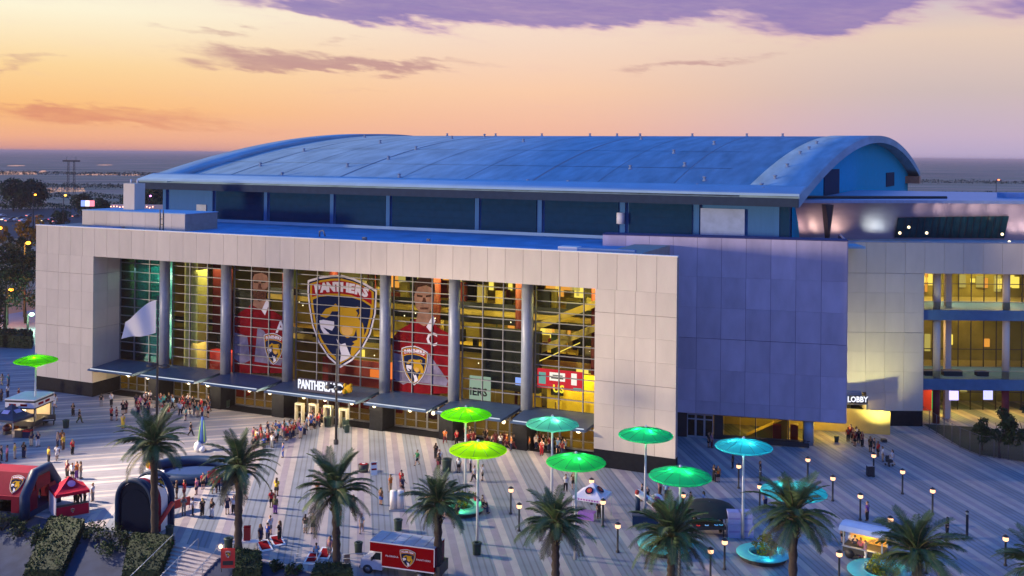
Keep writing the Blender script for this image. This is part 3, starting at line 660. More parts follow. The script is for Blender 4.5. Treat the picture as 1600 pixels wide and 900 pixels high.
for s in (18, 30, 41, 52, 58, 63, 74, 85, 92): link('roof_vent', vm, roof, BM @ Matrix.Translation((s, 96, zr(96)-.02)) @ Matrix.Scale(.6, 4))
# gable end wall, set back under the roof's edge
gv = [t for t in ts if 27 <= t <= 160]
pts = [(sR(t)-2.4, t, zr(t)-.75) for t in gv]
lowp = [(sR(t)-2.4, t, 23.6) for t in (gv[-1], gv[0])]
n = len(pts)
gab = MB(); allp = pts+lowp; gab.add(allp+[(x-1.0, y, z) for x, y, z in allp], [tuple(range(n+2)), tuple(range(n+2, 2*n+4))[::-1]])
GABM = mat('gable_metal', (0.003,0.36,0.62), 0.85, var=.08, spec=.06)
gw = B('gable_wall', GABM, gab)
def on_gable(px, py):
    best = None
    for i in range(600):
        t = 25+i*.25; s, z = onT(px, py, t)
        if best is None or abs(s-sR(t)+2.3) < best[0]: best = (abs(s-sR(t)+2.3), s, t, z)
    return best[1], best[2], best[3]
for (a, b_), m in ((((1288,265),(1311,303)), LOUV), (((1385,270),(1397,290)), LOUV)):
    s0, t0, z0 = on_gable(*a); s1, t1, z1 = on_gable(*b_)
    B('louvre_door', m, MB().add([(sR(t0)-2.42,t0,z1),(sR(t1)-2.42,t1,z1),(sR(t1)-2.42,t1,z0),(sR(t0)-2.42,t0,z0),(sR(t0)-2.25,t0,z1),(sR(t1)-2.25,t1,z1),(sR(t1)-2.25,t1,z0),(sR(t0)-2.25,t0,z0)], [(0,3,2,1),(4,5,6,7),(0,1,5,4),(1,2,6,5),(2,3,7,6),(3,0,4,7)]), gw)
te = ts[-1]
B('eave_bracket', mat('bracket_lit_orange', (.42,.2,.12), .5), MB().box(sR(te)-6, sR(te)+.2, te-9, te+.6, zr(te)-2.6, zr(te)-.9), roof)  # the orange light falling on the bracket is put into its colour
B('back_wall', CLERE, MB().box(0, 104, 158, 160, 0, zr(160)-.8).box(0, 2, 26, 158, 0, 29))

# ---------------------------------------------------------------- right-hand wing
bl0 = Vector((11.6, 130.0)); bl1 = Vector((40.4, 123.0)); bd_ = (bl1-bl0); BLn = bd_.length; bang = math.atan2(bd_.y, bd_.x)
BW = Matrix.Translation((bl0.x, bl0.y, 0)) @ Matrix.Rotation(bang, 4, 'Z')
def R(name, m, mb, parent=arena, M=None): return mb.build(name, m, parent, M if M is not None else BW)
vw = R('violet_wall', BLUEJ, MB().box(0, BLn, .1, 3.0, 3.15, 24.7).box(BLn-.1, BLn, 3.0, 14, 3.15, 24.7))
panels(vw, BLUEP, 0, BLn, 10, 0, 0, [3.1, 4.7, 8.6, 12.5, 16.3, 20.1, 25.0], BW @ Matrix.Translation((0, .1, 0)))
SIDEV = BW @ Matrix.Translation((BLn, .1, 0)) @ Matrix.Rotation(PI/2, 4, 'Z')
panels(vw, BLUEP, 0, 12, 4, 0, 0, [3.1, 8.6, 12.5, 16.3, 20.1, 25.0], SIDEV)
R('violet_cap', BLUEJ, MB().box(-.05, BLn+.1, -.02, 3.1, 24.98, 25.08))
fx = lambda px: ((Vector(((px-800)/1600*126.5, 126.5))-bl0).dot(bd_.normalized()))
x_d0, x_d1, x_g1 = fx(1076), fx(1118), fx(1264)
R('undercroft_soffit', CORE, MB().box(x_d0, BLn, .2, 9, 3.0, 3.12))
R('undercroft_wall', DARK, MB().box(x_d0-2.5, x_d0, .35, .6, 0, 3.1)); R('undercroft_wall', DARK, MB().box(x_d1+.1, x_d1+1.2, .4, .7, 0, 3.0))
R('undercroft_back', mat('warm_back_wall', (.55,.42,.12), .6), MB().box(x_d0, BLn+6, 8.2, 8.4, 0, 3.0))
w = (x_d1-x_d0)/3
fm = MB().box(.02,.12,-.05,.05,0,2.9).box(w-.12,w-.02,-.05,.05,0,2.9).box(.12,w-.12,-.05,.05,0,.2).box(.12,w-.12,-.05,.05,2.2,2.35).box(.12,w-.12,-.05,.05,2.78,2.9).mesh('side_door', STEEL)
pm = MB().box(.12,w-.12,-.01,.01,.2,2.2).box(.12,w-.12,-.01,.01,2.35,2.78).mesh('door_pane', DGLASS)
for k in range(3):
    MM = BW @ Matrix.Translation((x_d0+k*w, .5, .02)); d = link('side_door', fm, arena, MM); link('door_pane', pm, d, MM)
ng = 5; w = (x_g1-x_d1-1.4)/ng
pm = MB().box(.05, w-.05, -.015, .015, .5, 2.9).mesh('ground_pane', glass('ground_glass', (.8,.8,.6), .15))
for k in range(ng): link('ground_pane', pm, arena, BW @ Matrix.Translation((x_d1+1.3+k*w, .55, 0)))
R('ground_mullion', DARK, MB().box(x_d1+1.2, x_g1, .5, .6, 2.9, 3.0).box(x_d1+1.2, x_g1, .45, .65, 0, .45).box(x_d1+1.2+w*2-.06, x_d1+1.2+w*2+.06, .48, .62, .45, 2.9).box(x_d1+1.2+w*4-.06, x_d1+1.2+w*4+.06, .48, .62, .45, 2.9))
R('lit_stair', YEL, MB().add([(x_d1+4,2.5,.05),(x_d1+9,2.5,2.7),(x_d1+9,4,2.7),(x_d1+4,4,.05),(x_d1+9,2.5,.05),(x_d1+9,4,.05)], [(0,1,2,3),(0,4,1),(3,2,5),(4,5,2,1)]))
R('red_cabinet', KRED, MB().box(x_d1+7.2, x_d1+8.2, 1.6, 2.4, .05, 1.9).box(x_d1+9.3, x_d1+10.2, 1.6, 2.4, .05, 2.1))
R('wing_pillar', STEEL, MB().tube([(fx(1266), .9, 0), (fx(1266), .9, 3.05)], .65, 18))
R('low_rail', DARK, MB().box(x_d1+1.2, x_g1+.3, -.9, -.82, .85, .93).box(x_d1+1.2, x_d1+1.28, -.9, -.82, 0, .85).box(x_g1, x_g1+.08, -.9, -.82, 0, .85).box((x_d1+x_g1)/2, (x_d1+x_g1)/2+.08, -.9, -.82, 0, .85).box(x_d1+1.3, x_g1+.2, -.88, -.84, .1, .6))
for x, y, p in ((x_d1+5, 4, 120), (x_g1-1, 5, 170), (x_g1+3.5, 5, 260)): lamp('undercroft_light', 'POINT', BW @ Vector((x, y, 2.7)), p*1.6, (1,.68,.10), arena, .3, world=True)
# beige block with balconies
YW = 134.2; RX = lambda px: (px-800)/1600*YW
bx0, bx1, bx2 = RX(1326), RX(1444), 82.0
RW = Matrix.Translation((0, YW, 0)) @ Matrix.Rotation(math.radians(-.3), 4, 'Z')
rw = R('beige_wing_wall', CORE, MB().box(bx0-6, bx1, .1, 6, 4.4, 23.9).box(RX(1356), bx1, .1, 6, 0, 4.4).box(bx1, bx2, .1, 2.2, 20.05, 23.9), arena, RW)
panels(rw, CONC, bx0-.15, bx1, 4, 0, 0, [4.4]+lin_(7.1, 20, 5), RW @ Matrix.Translation((0, .1, 0)))
panels(rw, CONC, RX(1356), bx1, 3, 0, 0, [2.0, 4.4], RW @ Matrix.Translation((0, .1, 0)))
panels(rw, CONC, bx0-.15, bx2, 15, 0, 0, [20, 24.0], RW @ Matrix.Translation((0, .1, 0)))
WRET = RW @ Matrix.Translation((bx1, .1, 0)) @ Matrix.Rotation(PI/2, 4, 'Z')
panels(rw, CONC, 0, 5.6, 2, 0, 0, [2]+lin_(4.4, 20, 6), WRET)
R('wing_base', BLACKBASE, MB().box(RX(1356)-.02, bx1+.02, .02, 6.1, 0, 2.0), arena, RW)
R('wing_cap', STEEL, MB().box(bx0-.3, bx2, -.02, 1.6, 24.0, 24.1), arena, RW)
R('wing_roof', ROOFM, MB().box(bx0-14, bx2, 1.7, 40, 23.5, 23.8).box(31, 45, -4, 1.7, 23.5, 23.8), arena, RW)
# lobby entrance in the corner
R('corner_entrance', STEEL, MB().box(bx0-1, RX(1352), -1.6, .1, 3.1, 3.35).box(bx0-1, RX(1345), -1.0, .1, 3.35, 4.6), arena, RW)
R('entrance_post', STEEL, MB().box(RX(1353)-.12, RX(1353)+.12, -1.2, -1.0, 0, 3.1), arena, RW)
R('corner_glass', glass('ground_glass', (.8,.8,.6)), MB().box(bx0-1.5, RX(1356)-.05, 1.4, 1.45, 0, 3.1), arena, RW)
ls = R('lobby_sign', SIGNBACK, MB().box(RX(1322), RX(1351), -1.86, -1.7, 3.35, 4.35), arena, RW)
link('lettering', text_mesh('LOBBY', 1.0, SIGNW, .03, 'CENTER', .03, .86), ls, RW @ Matrix.Translation((RX(1335), -1.9, 3.85)) @ UPRIGHT)
lamp('entrance_light', 'POINT', RW @ Vector((RX(1334), -.4, 2.8)), 500, (1,.74,.2), arena, .25, world=True)
ul = RW @ Vector((RX(1352), -7.5, .45)); R('uplight_fixture', DARK, MB().box(RX(1352)-.3, RX(1352)+.3, -7.8, -7.2, 0, .35), arena, RW); lamp('wall_washer', 'SPOT', ul, 6500, (1,.95,.40), arena, .2, aim=RW @ Vector((RX(1366), .5, 13)), spot=(1.7, 1.0), world=True)
# balconies
for z0, z1, nm in ((13.75, 15.1, 'balcony'), (4.55, 6.0, 'balcony')):
    bal = R(nm, mat('balcony_blue_grey', (.07,.17,.31), .5), MB().box(bx1+.05, bx2, 1.0, 9.5, z0, z1), arena, RW)
    R('glass_rail', GLASS, MB().box(bx1+.1, bx2, 1.15, 1.18, z1, z1+1.0), bal, RW)
    R('handrail', ALU, MB().box(bx1+.1, bx2, 1.12, 1.22, z1+1.0, z1+1.06), bal, RW)
R('balcony_soffit', mat('pale_soffit', (.6,.5,.4), .7), MB().box(bx1, bx2, 2.2, 9.5, 20.02, 20.1), arena, RW)
for px, y in ((1467, 1.8), (1575, 1.8)):
    for z0, z1 in ((15.1, 20.0), (6.0, 13.75), (0, 4.55)):
        R('balcony_column', CONC if z0 > 5 else MAROON, MB().tube([(RX(px)*1.01, y, z0), (RX(px)*1.01, y, z1)], .46, 16), arena, RW)
for z0, z1 in ((15.1, 20.0), (6.0, 13.75), (0, 4.55)): R('square_pier', CONC, MB().box(RX(1486)*1.02, RX(1495)*1.02, 4.2, 4.9, z0, z1), arena, RW)
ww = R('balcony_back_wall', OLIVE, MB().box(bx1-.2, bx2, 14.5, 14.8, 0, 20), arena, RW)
R('balcony_floor', LFLOOR, MB().box(bx1, bx2, 9.5, 14.5, 14.5, 15.05).box(bx1, bx2, 9.5, 14.5, 5.4, 5.9), arena, RW)
nb = 14; wb = (bx2-bx1-3.2)/nb
for z0, z1 in ((15.12, 20.0), (6.02, 13.7), (.02, 4.5)):
    q = MB().box(.04, wb-.04, -.015, .015, .1, z1-z0-.05).mesh('balcony_pane', GLASS)
    mq = MB().box(-.05, .05, -.08, .08, 0, z1-z0).mesh('balcony_mullion', DARK)
    for k in range(nb+1):
        MM = RW @ Matrix.Translation((bx1+3.2+k*wb, 9.2, z0))
        if k < nb: link('balcony_pane', q, arena, MM)
        link('balcony_mullion', mq, arena, MM)
    R('balcony_transom', DARK, MB().box(bx1+3.2, bx2, 9.12, 9.28, z0+2.4, z0+2.5), arena, RW)
R('dark_side_wall', BLACKBOX, MB().box(bx1, bx1+3.1, 9.0, 9.3, 6, 17.0).box(bx1, bx1+3.1, 9.0, 9.3, 18.6, 20), arena, RW)
R('yellow_side_wall', YEL, MB().box(bx1, bx1+3.1, 9.1, 9.3, 17.0, 18.6), arena, RW)
for i in range(34):
    s = GLOWS.uniform(bx1+3.5, bx2-4); lvl = GLOWS.choice((15.1, 15.1, 15.1, .3, .3, 6.0)); h_ = GLOWS.uniform(.3, 1.5)
    R('lit_shopfront', wmats[(i*7) % 3], MB().box(s, s+GLOWS.uniform(.2, 1.0), 14.2, 14.45, lvl+GLOWS.uniform(.6, 2.2), lvl+2.3+h_), arena, RW)
for px, y0, y1, z0, z1, c_, st_ in ((1503,2,2.2,3.0,4.2,(.5,.45,1),2.0), (1557,2,2.2,3.1,4.3,(.5,.5,1),1.6), (1504,8.9,9.0,.1,2.6,(.05,.9,.2),.8)):
    R('lit_sign', emitter('sign_glow_%d' % px, c_, st_), MB().box(RX(px-7), RX(px+7), y0, y1, z0, z1), arena, RW)
R('red_shop_wall', KRED, MB().box(bx1+.2, bx1+4.6, 8.4, 8.7, 0, 4.5), arena, RW)
for x, z, p, c_ in ((52,19.6,500,(1,.62,.3)),(60,19.6,900,(1,.62,.3)),(68,19.6,900,(1,.6,.3)),(56,13.4,420,(1,.62,.22)),(63,13.4,420,(1,.62,.22)),(71,13.4,420,(1,.62,.22)),(68,4.2,450,(1,.66,.12)),(60,4.2,450,(1,.66,.12))):
    p_ = RW @ Vector((x, 6.2, z)); lamp('balcony_light', 'AREA', p_, p, c_, arena, size=(3, 2), aim=p_-Vector((0, 0, 4)), world=True)
for x in (58, 66): lamp('gallery_light', 'AREA', RW @ Vector((x, 12, 13.4)), 170, (1,.62,.18), arena, size=(4, 2), aim=RW @ Vector((x, 12, 6)), world=True)
for x in (60, 68): lamp('gallery_light', 'AREA', RW @ Vector((x, 12, 19.5)), 450, (1,.7,.18), arena, size=(4, 2), aim=RW @ Vector((x, 12, 10)), world=True)
# furniture on the middle balcony
R('balcony_seating', mat('dark_furniture', (.05,.05,.06), .6), MB().box(55.5,57,3,4.4,6,6.6).box(58,60.5,3,4,6,6.7).box(62.5,64,3,4,6,6.6), arena, RW)
# metal-clad club above the wing
def club(t):          # plan curve of the wall foot
    return Vector((33.5+t*46, 138.5+6*math.sin(t*2.2)-2.0*t))
cwall = MB(); NS = 40; rows_ = 6; v = []
for i in range(NS+1):
    t = i/NS; p = club(t)
    for j in range(rows_+1):
        h_ = j/rows_; fl = 2.8*h_**1.7; v.append((p.x+.25*fl*(t-.5), p.y-fl, 23.6+h_*5.35))
f = [(i*(rows_+1)+j, (i+1)*(rows_+1)+j, (i+1)*(rows_+1)+j+1, i*(rows_+1)+j+1) for i in range(NS) for j in range(rows_)]
cwall.add(v, f, 0, True)
club_o = cwall.build('club_wall', ZINC, arena, IDM)
cr_ = MB(); top = [Vector((club(i/NS).x+.7*(i/NS-.5), club(i/NS).y-3.6, 0)) for i in range(NS+1)]
back = [(x, y) for x, y in ((100, 172), (61, 181), (40.5, 140))]
poly = [(p.x, p.y) for p in top]+back
cr_.prism(poly, 28.95, 29.35); cr_.build('club_roof', mat('club_roof_metal', (.24,.34,.52), .4, var=.12, stretch=(1,8,1)), arena, IDM)
MB().box(33, 35.2, 139.2, 140, 23.6, 28.9).build('club_slit', DARK, arena, IDM)
wd = MB(); p0, p1 = atY(1291,320,135.6), atY(1303,320,135.6); p2 = atY(1296,374,135.6)
wd.add([p0, p1, p2, p0+Vector((0,2,0)), p1+Vector((0,2,0)), p2+Vector((0,2,0))], [(0,2,1),(3,4,5),(0,1,4,3),(1,2,5,4),(2,0,3,5)]); wd.build('shell_gap', DARK, club_o, IDM)
rib = MB(); v = []; NR = 16
rb = []
for i in range(NR+1):
    px = 1402+(1574-1402)*i/NR; best = min((abs(PX((club(q/200).x, club(q/200).y-1.0, 25.5))[0]-px), q) for q in range(201))[1]/200
    p = club(best); rb.append(p)
for i in range(NR):
    a, b_ = rb[i], rb[i+1]
    pan = MB(); z0, z1 = 24.0, 26.85+.35*i/NR
    fa = lambda h_: 2.8*((h_-23.6)/5.35)**1.7+.12
    pan.face([(a.x, a.y-fa(z0), z0), (b_.x, b_.y-fa(z0), z0), (b_.x, b_.y-fa(z1), z1), (a.x, a.y-fa(z1), z1)]); pan.face([(a.x, a.y-fa(z0)-.06, z0), (b_.x, b_.y-fa(z0)-.06, z0), (b_.x, b_.y-fa(z1)-.06, z1), (a.x, a.y-fa(z1)-.06, z1)])
    pan.build('club_window', mat('club_window_glass', (.012,.05,.06), .12, var=.4, scale=.8), club_o, IDM)
    MB().add([(a.x-.05, a.y-fa(z0)-.12, z0), (a.x+.05, a.y-fa(z0)-.12, z0), (a.x+.05, a.y-fa(z1)-.12, z1), (a.x-.05, a.y-fa(z1)-.12, z1)], [(0,1,2,3)]).build('club_mullion', DARK, club_o, IDM)
for px, py in ((1406,364),(1448,364),(1420,355),(1566,366),(1577,378)):
    p = atY(px, py, 136.2 if px < 1500 else 139); MB().ball(p, .2, 8).build('club_lamp', LAMPW, club_o, IDM)
def club_at(px, z=25.0):
    q = min((abs(PX((club(i/300).x, club(i/300).y-.8, z))[0]-px), i) for i in range(301))[1]/300; return club(q)
for px, pw, c_ in ((1262,150,(1,.62,.5)), (1283,230,(1,.66,.45)), (1308,190,(1,.66,.45)), (1318,130,(1,.66,.45)), (1364,70,(.86,1,.80)), (1374,120,(.86,1,.85)), (1385,70,(.8,1,.9)), (1588,100,(1,.72,.6)), (1606,100,(1,.72,.6))):
    g = club_at(px); p = Vector((g.x, g.y-1.9, 24.12)); lamp('club_uplight', 'SPOT', p, pw*1.2, c_, arena, .2, aim=p+Vector((0, .9, 1.7)), spot=(1.9, 1.0), world=True)
for px, pw in ((1425, 200), (1455, 330), (1485, 240), (1510, 330), (1540, 300), (1570, 200)):
    g = club_at(px, 28); p = Vector((g.x, g.y-4.2, 27.0)); lamp('club_eave_light', 'SPOT', p, pw, (1,.74,.62), arena, .15, aim=p+Vector((.9, 1.8, 1.3)), spot=(1.5, 1.0), world=True)
MB().box(72.5,86,150,153,29.3,30.1).build('roof_plant', mat('plant_blue', (.2,.36,.6), .5), arena, IDM)
MB().tube([(37.6,139.5,29.4),(37.4,139.3,30.4),(38.2,139.6,30.2),(39.5,140,29.6),(62,146,29.5)], .22, 6).build('roof_pipe', DARK, arena, IDM)
# ================================================================== TREES, HEDGES, PALMS
rt = random.Random(21)
def leaf_mat(name, col, var=0.3):
    m = mat(name, col, 0.75, var=var, scale=1.7, rnd=0.12, spec=0.2); return m
LEAF1 = leaf_mat('leaf_dark', (0.016,0.034,0.018)); LEAF2 = leaf_mat('leaf_mid', (0.028,0.055,0.022)); LEAF3 = leaf_mat('leaf_light', (0.055,0.085,0.028))
BARK = mat('bark', (0.055,0.042,0.034), 0.9, var=0.3, scale=4, bump=0.3)
def leaf(mb, p, size, mi, up=0.3):
    d = Vector((rt.gauss(0,1), rt.gauss(0,1), rt.gauss(up,1))).normalized(); a = d.orthogonal().normalized(); q = rt.uniform(0, 2*PI)
    a = (Matrix.Rotation(q, 3, d) @ a)*size; b_ = d.cross(a)*rt.uniform(.45,.7)
    mb.add([p-a, p+b_*.6-a*.1, p+a, p-b_*.6+a*.1], [(0,1,2,3)], mi)
def crown_mesh(name, r, h, n, size, clumps, mats):
    mb = MB(); cl_ = []
    for i in range(clumps):
        q = rt.uniform(0, 2*PI); zz = rt.uniform(-.45, .5); rr = math.sqrt(max(.05, 1-(zz*1.6)**2))*rt.uniform(.25, .95)
        cl_.append((Vector((math.cos(q)*rr*r, math.sin(q)*rr*r, zz*h)), rt.uniform(.22, .42)*r, rt.choice((0,0,0,1,1,2))))
    for i in range(n):
        c_, cr2, mi = rt.choice(cl_); d = Vector((rt.gauss(0,1), rt.gauss(0,1), rt.gauss(.15,1))).normalized()
        leaf(mb, c_+d*cr2*rt.uniform(.55,1.05), size*rt.uniform(.7,1.3), mi if rt.random() < .75 else rt.choice((0,1)))
    return mb.mesh(name, mats)
def make_tree(h, r, ch_, n, size, mats, clumps=22):
    t = link('broadleaf_tree', None); mb = MB(); zc = h-ch_/2
    mb.tube([(0,0,0),(.05*r,0,h*.3),(0,.04*r,zc)], [.045*h*.5+.06, .03*h*.5+.05, .05], 8)
    for i in range(6):
        q = i*1.05+rt.uniform(0,.5); mb.tube([(0,0,h*.35),(math.cos(q)*r*.35, math.sin(q)*r*.35, zc-ch_*.1),(math.cos(q)*r*.65, math.sin(q)*r*.65, zc+ch_*.12)], [.09,.06,.03], 6)
    mb.build('trunk', BARK, t); link('crown', crown_mesh('crown', r, ch_, n, size, clumps, mats), t, None).location = (0,0,zc)
    return t
GM = [LEAF1, LEAF2, LEAF3]
tA = make_tree(15, 5.2, 11, 2600, .42, GM); tB = make_tree(13, 4.2, 8.5, 2000, .40, GM)
LAMPLEAF = [leaf_mat('lamplit_leaf_amber', (.30,.14,.02)), leaf_mat('lamplit_leaf_gold', (.38,.20,.02)), LEAF2]  # orange street lamp light painted into the leaf colours
tY = make_tree(16, 4.0, 9, 1600, .45, LAMPLEAF); tS = make_tree(5.2, 2.3, 3.9, 1500, .24, GM, 14)
tF = make_tree(17, 11, 14, 1500, 1.3, GM, 18)
used = set()
def put_tree(proto, px, py, sc, label, Y=None, rz=None, group='trees left of the arena'):
    o = proto if proto.name not in used else copy_tree(proto); used.add(proto.name)
    p = G(px, py) if Y is None else Vector(((px-800)/1600*Y, Y, -.3))
    tag(o, label, 'tree', group); place(o, (p.x, p.y, p.z-.02), rt.uniform(0, 6) if rz is None else rz, sc)
put_tree(tA, 8, 520, 1.02, 'tall dark green tree at the picture edge behind the plaza, left of the arena')
put_tree(tA, 40, 505, .90, 'dark green tree standing close against the left corner of the arena')
put_tree(tB, -22, 545, .85, 'bushy green tree cut by the picture edge beside the far plaza border')
put_tree(tB, 20, 470, 1.0, 'green tree with pale top behind the tall tree left of the arena', rz=1)
put_tree(tY, 46, 420, .95, 'tree with amber street light in its leaf colour just behind the arena corner')
put_tree(tY, 4, 400, .62, 'small tree painted with orange light at the picture edge under the parking lot')
put_tree(tB, 28, 440, .9, 'brownish tree between the amber lit tree and the parking lot', rz=2)
FT = 'trees far behind the arena'
put_tree(tF, 22, 0, 1.0, 'broad dark tree far away beside the orange street lamp', 590, group=FT)
put_tree(tF, 48, 0, .95, 'rounded dark tree far away between the two orange street lamps', 610, group=FT)
put_tree(tF, 128, 0, .62, 'low dark tree far away below the power pylon', 560, group=FT)
put_tree(tF, 155, 0, .55, 'low dark tree far away left of the roof chimney', 540, group=FT)
put_tree(tF, 232, 0, .95, 'dark tree far away under the left tip of the barrel roof', 560, group=FT)
put_tree(tF, 96, 0, .42, 'small dark tree far away under the second orange lamp', 470, group=FT)
put_tree(tF, 200, 0, .45, 'small dark tree far away right of the roof chimney', 600, group=FT)
put_tree(tF, 1540, 0, .62, 'dark tree far away left of the red street lamp beyond the roof', 640, group=FT)
put_tree(tF, 1575, 0, .45, 'low dark tree far away right of the red street lamp', 660, group=FT)
put_tree(tS, 1562, 716, 1.02, 'round dark tree behind the chain link fence at the right edge', group='trees behind the fence')
put_tree(tS, 1604, 722, 1.15, 'dark tree cut by the right picture edge behind the chain link fence', group='trees behind the fence')
put_tree(tS, 1535, 704, .55, 'small dark bush tree behind the bend of the chain link fence', group='trees behind the fence')
# hedges and shrubs on the bank
def onBank(px, py):
    best = None
    for i in range(140):
        t = -37.6-i*.1; s, z = onT(px, py, t); e = abs(z+(-37.6-t)*.35)
        if best is None or e < best[0]: best = (e, s, t, z)
    return W(best[1], best[2], best[3])
def hedge(name, pts, h, n, size, label, cat='hedge', mats=(LEAF1, LEAF2, LEAF3), group=None):
    """pts: foot outline (world) ; leaves cover the clipped box above it."""
    c_ = sum(pts, Vector())/len(pts); t = thing(name, label, cat, c_, 0, group); k = len(pts)
    core = MB(); lo = [p-c_-Vector((0,0,.4)) for p in pts]; hi = [(p-c_)*.95+Vector((0,0,h*.9)) for p in pts]
    core.add(lo+hi, [tuple(range(k, 2*k))]+[(i, (i+1) % k, k+(i+1) % k, k+i) for i in range(k)]); core.build('branches', LEAF1, t)
    mb = MB(); tris = [(k, k+i, k+i+1) for i in range(1, k-1)]+[(i, (i+1) % k, k+i) for i in range(k)]+[((i+1) % k, k+(i+1) % k, k+i) for i in range(k)]
    V = lo+hi; ar = [((V[b_]-V[a]).cross(V[c2]-V[a])).length for a, b_, c2 in tris]
    for i in range(n):
        a, b_, c2 = rt.choices(tris, ar)[0]; u, v = rt.random(), rt.random()
        if u+v > 1: u, v = 1-u, 1-v
        p = V[a]+(V[b_]-V[a])*u+(V[c2]-V[a])*v
        nz_ = noise.noise(p*.9+c_); leaf(mb, p+Vector((rt.gauss(0,.05), rt.gauss(0,.05), rt.gauss(.03,.07)+nz_*.12)), size*rt.uniform(.6,1.3), 2 if nz_ > .35 else (1 if nz_ > -.1 else 0), .6)
    tag(mb.build('foliage', list(mats), t), kind='stuff'); return t
bk = onBank
hedge('clipped_hedge', [bk(36,908), bk(96,908), bk(134,824), bk(78,818)], 1.0, 2600, .16, 'long clipped hedge running down the bank below the red canopy tent', group='clipped hedges on the bank')
hedge('clipped_hedge', [bk(190,908), bk(250,908), bk(273,850), bk(205,846)], 1.0, 2400, .16, 'clipped hedge running down the bank below the navy inflatable arch', group='clipped hedges on the bank')
hedge('clipped_hedge', [bk(364,908), bk(408,908), bk(408,880), bk(368,874)], 1.2, 1500, .15, 'clipped hedge block beside the stairs under the second palm', group='clipped hedges on the bank')
hedge('clipped_hedge', [bk(486,912), bk(552,912), bk(548,898), bk(492,896)], 1.0, 1300, .15, 'rounded clipped hedge at the foot of the palm left of the truck', group='clipped hedges on the bank')
hedge('boundary_hedge', [G(-40,541), G(50,545), G(52,534), G(-40,530)], 2.4, 2600, .26, 'dark boundary hedge under the trees left of the arena')
def shrub(px, py, r, h, label, bankp=True, mats=GM, n=420):
    p = bk(px, py) if bankp else G(px, py); t = thing('shrub', label, 'shrub', p, rt.uniform(0, 6), 'loose shrubs on the bank')
    mb = MB()
    for i in range(5): mb.tube([(0,0,-.1),(rt.uniform(-.5,.5)*r, rt.uniform(-.5,.5)*r, h*.6)], [.04,.015], 5)
    mb.build('stem', BARK, t); link('crown', crown_mesh('crown', r, h*1.1, n, .15, 12, mats), t).location = (0,0,h*.5)
for a in ((4,828,1.6,1.4,'dark shrub at the picture edge on the bank below the bounce house'),(28,838,1.2,1.0,'light green shrub on the bank left of the long hedge'),(50,845,1.3,1.1,'grassy shrub touching the left side of the long hedge'),
          (62,852,.9,1.0,'small dark shrub against the long hedge'),(150,840,1.2,1.1,'shrub on the bank right of the long hedge top'),(175,846,1.3,1.1,'shrub between the two long hedges near the palm'),(200,850,1.1,.9,'shrub touching the second hedge left of the palm trunk'),
          (172,866,1.3,.9,'low spreading shrub between the two long hedges'),(12,800,1.5,1.3,'tall shrub at the left edge beside the bounce house'),(457,895,.8,.6,'low shrub on the bank below the cornhole boards'),(430,890,.7,.6,'low tuft on the bank left of the cornhole boards')): shrub(*a)
# stairs
st_ = thing('stairway', 'broad concrete stairs with a central rail descending from the plaza edge', 'stairs', W(64.5,-37.7))
sp = [(onT(px, 860, -38)[0]) for px in (272, 346)]
STONE = mat('step_concrete', (.40,.36,.36), .8, var=.12)
for i in range(14): B('step', STONE, MB().box(sp[0], sp[1], -38.2-i*.42-.42, -38.2-i*.42, -5.3, -.02-(i+1)*.15), st_)
B('landing', STONE, MB().box(sp[0]-.1, sp[1]+.1, -38.2, -37.4, -.5, .012), st_)
for s in (sp[0]-.05, (sp[0]+sp[1])/2, sp[1]+.05):
    B('handrail', STEEL, MB().tube([(s,-37.9,0),(s,-37.9,1.0),(s,-44,-1.15),(s,-44,-2.2)], .035, 6).tube([(s,-40.5,-.9),(s,-40.5,.1)], .03, 6), st_)
# palms
PALM1 = mat('palm_green', (0.070,0.125,0.042), .6, var=.35, scale=2, rnd=.18); PALM2 = mat('palm_green_dry', (0.060,0.062,0.036), .7, var=.3, scale=2, rnd=.15)
RACH = mat('palm_rachis', (0.13,0.13,0.06), .6)
def frond_mesh(a0, a1, L, droop, seed):
    r_ = random.Random(seed); mb = MB(); n = 32; p = Vector((.12,0,0)); pts = []
    for i in range(n+1):
        f = i/n; a = math.radians(a0+(a1-a0)*f**1.1); pts.append((p.copy(), Vector((math.cos(a), 0, math.sin(a))))); p = p+Vector((math.cos(a), 0, math.sin(a)))*L/n
    mb.tube([q[0] for q in pts[::3]]+[pts[-1][0]], [.05*(1-i/11)+.008 for i in range(len(pts[::3])+1)], 5, 1)
    for i in range(4, n+1):
        f = i/n; ll = .72*math.sin(PI*min(1, f*.80+.14))**.7*r_.uniform(.85, 1.1)+.08; c_, d = pts[i]; up = Vector((-d.z, 0, d.x))
        for sd in (-1, 1):
            for kk_ in (0, .5):
                c2 = c_-d*(L/n)*kk_
                dr = (d*.62+Vector((0, sd, 0))*.75+up*(.30-r_.uniform(0,.15))).normalized(); tip = c2+dr*ll+Vector((0,0,-droop*ll*r_.uniform(.6,1.3)))
                w_ = d*.019
                mid = c2+dr*ll*.5+Vector((0,0,-droop*ll*.18)); mb.add([c2-w_, c2+w_, mid+w_*1.1, tip, mid-w_*1.1], [(0,1,2,3,4)], 0)
    return mb.mesh('frond', [PALM1, RACH])
FV = [frond_mesh(82,40,3.3,.12,1), frond_mesh(66,8,3.7,.2,2), frond_mesh(48,-22,4.0,.3,3), frond_mesh(30,-44,4.0,.38,4), frond_mesh(12,-62,3.8,.42,5), frond_mesh(-12,-78,3.4,.4,6)]
FV[5].materials[0] = PALM2
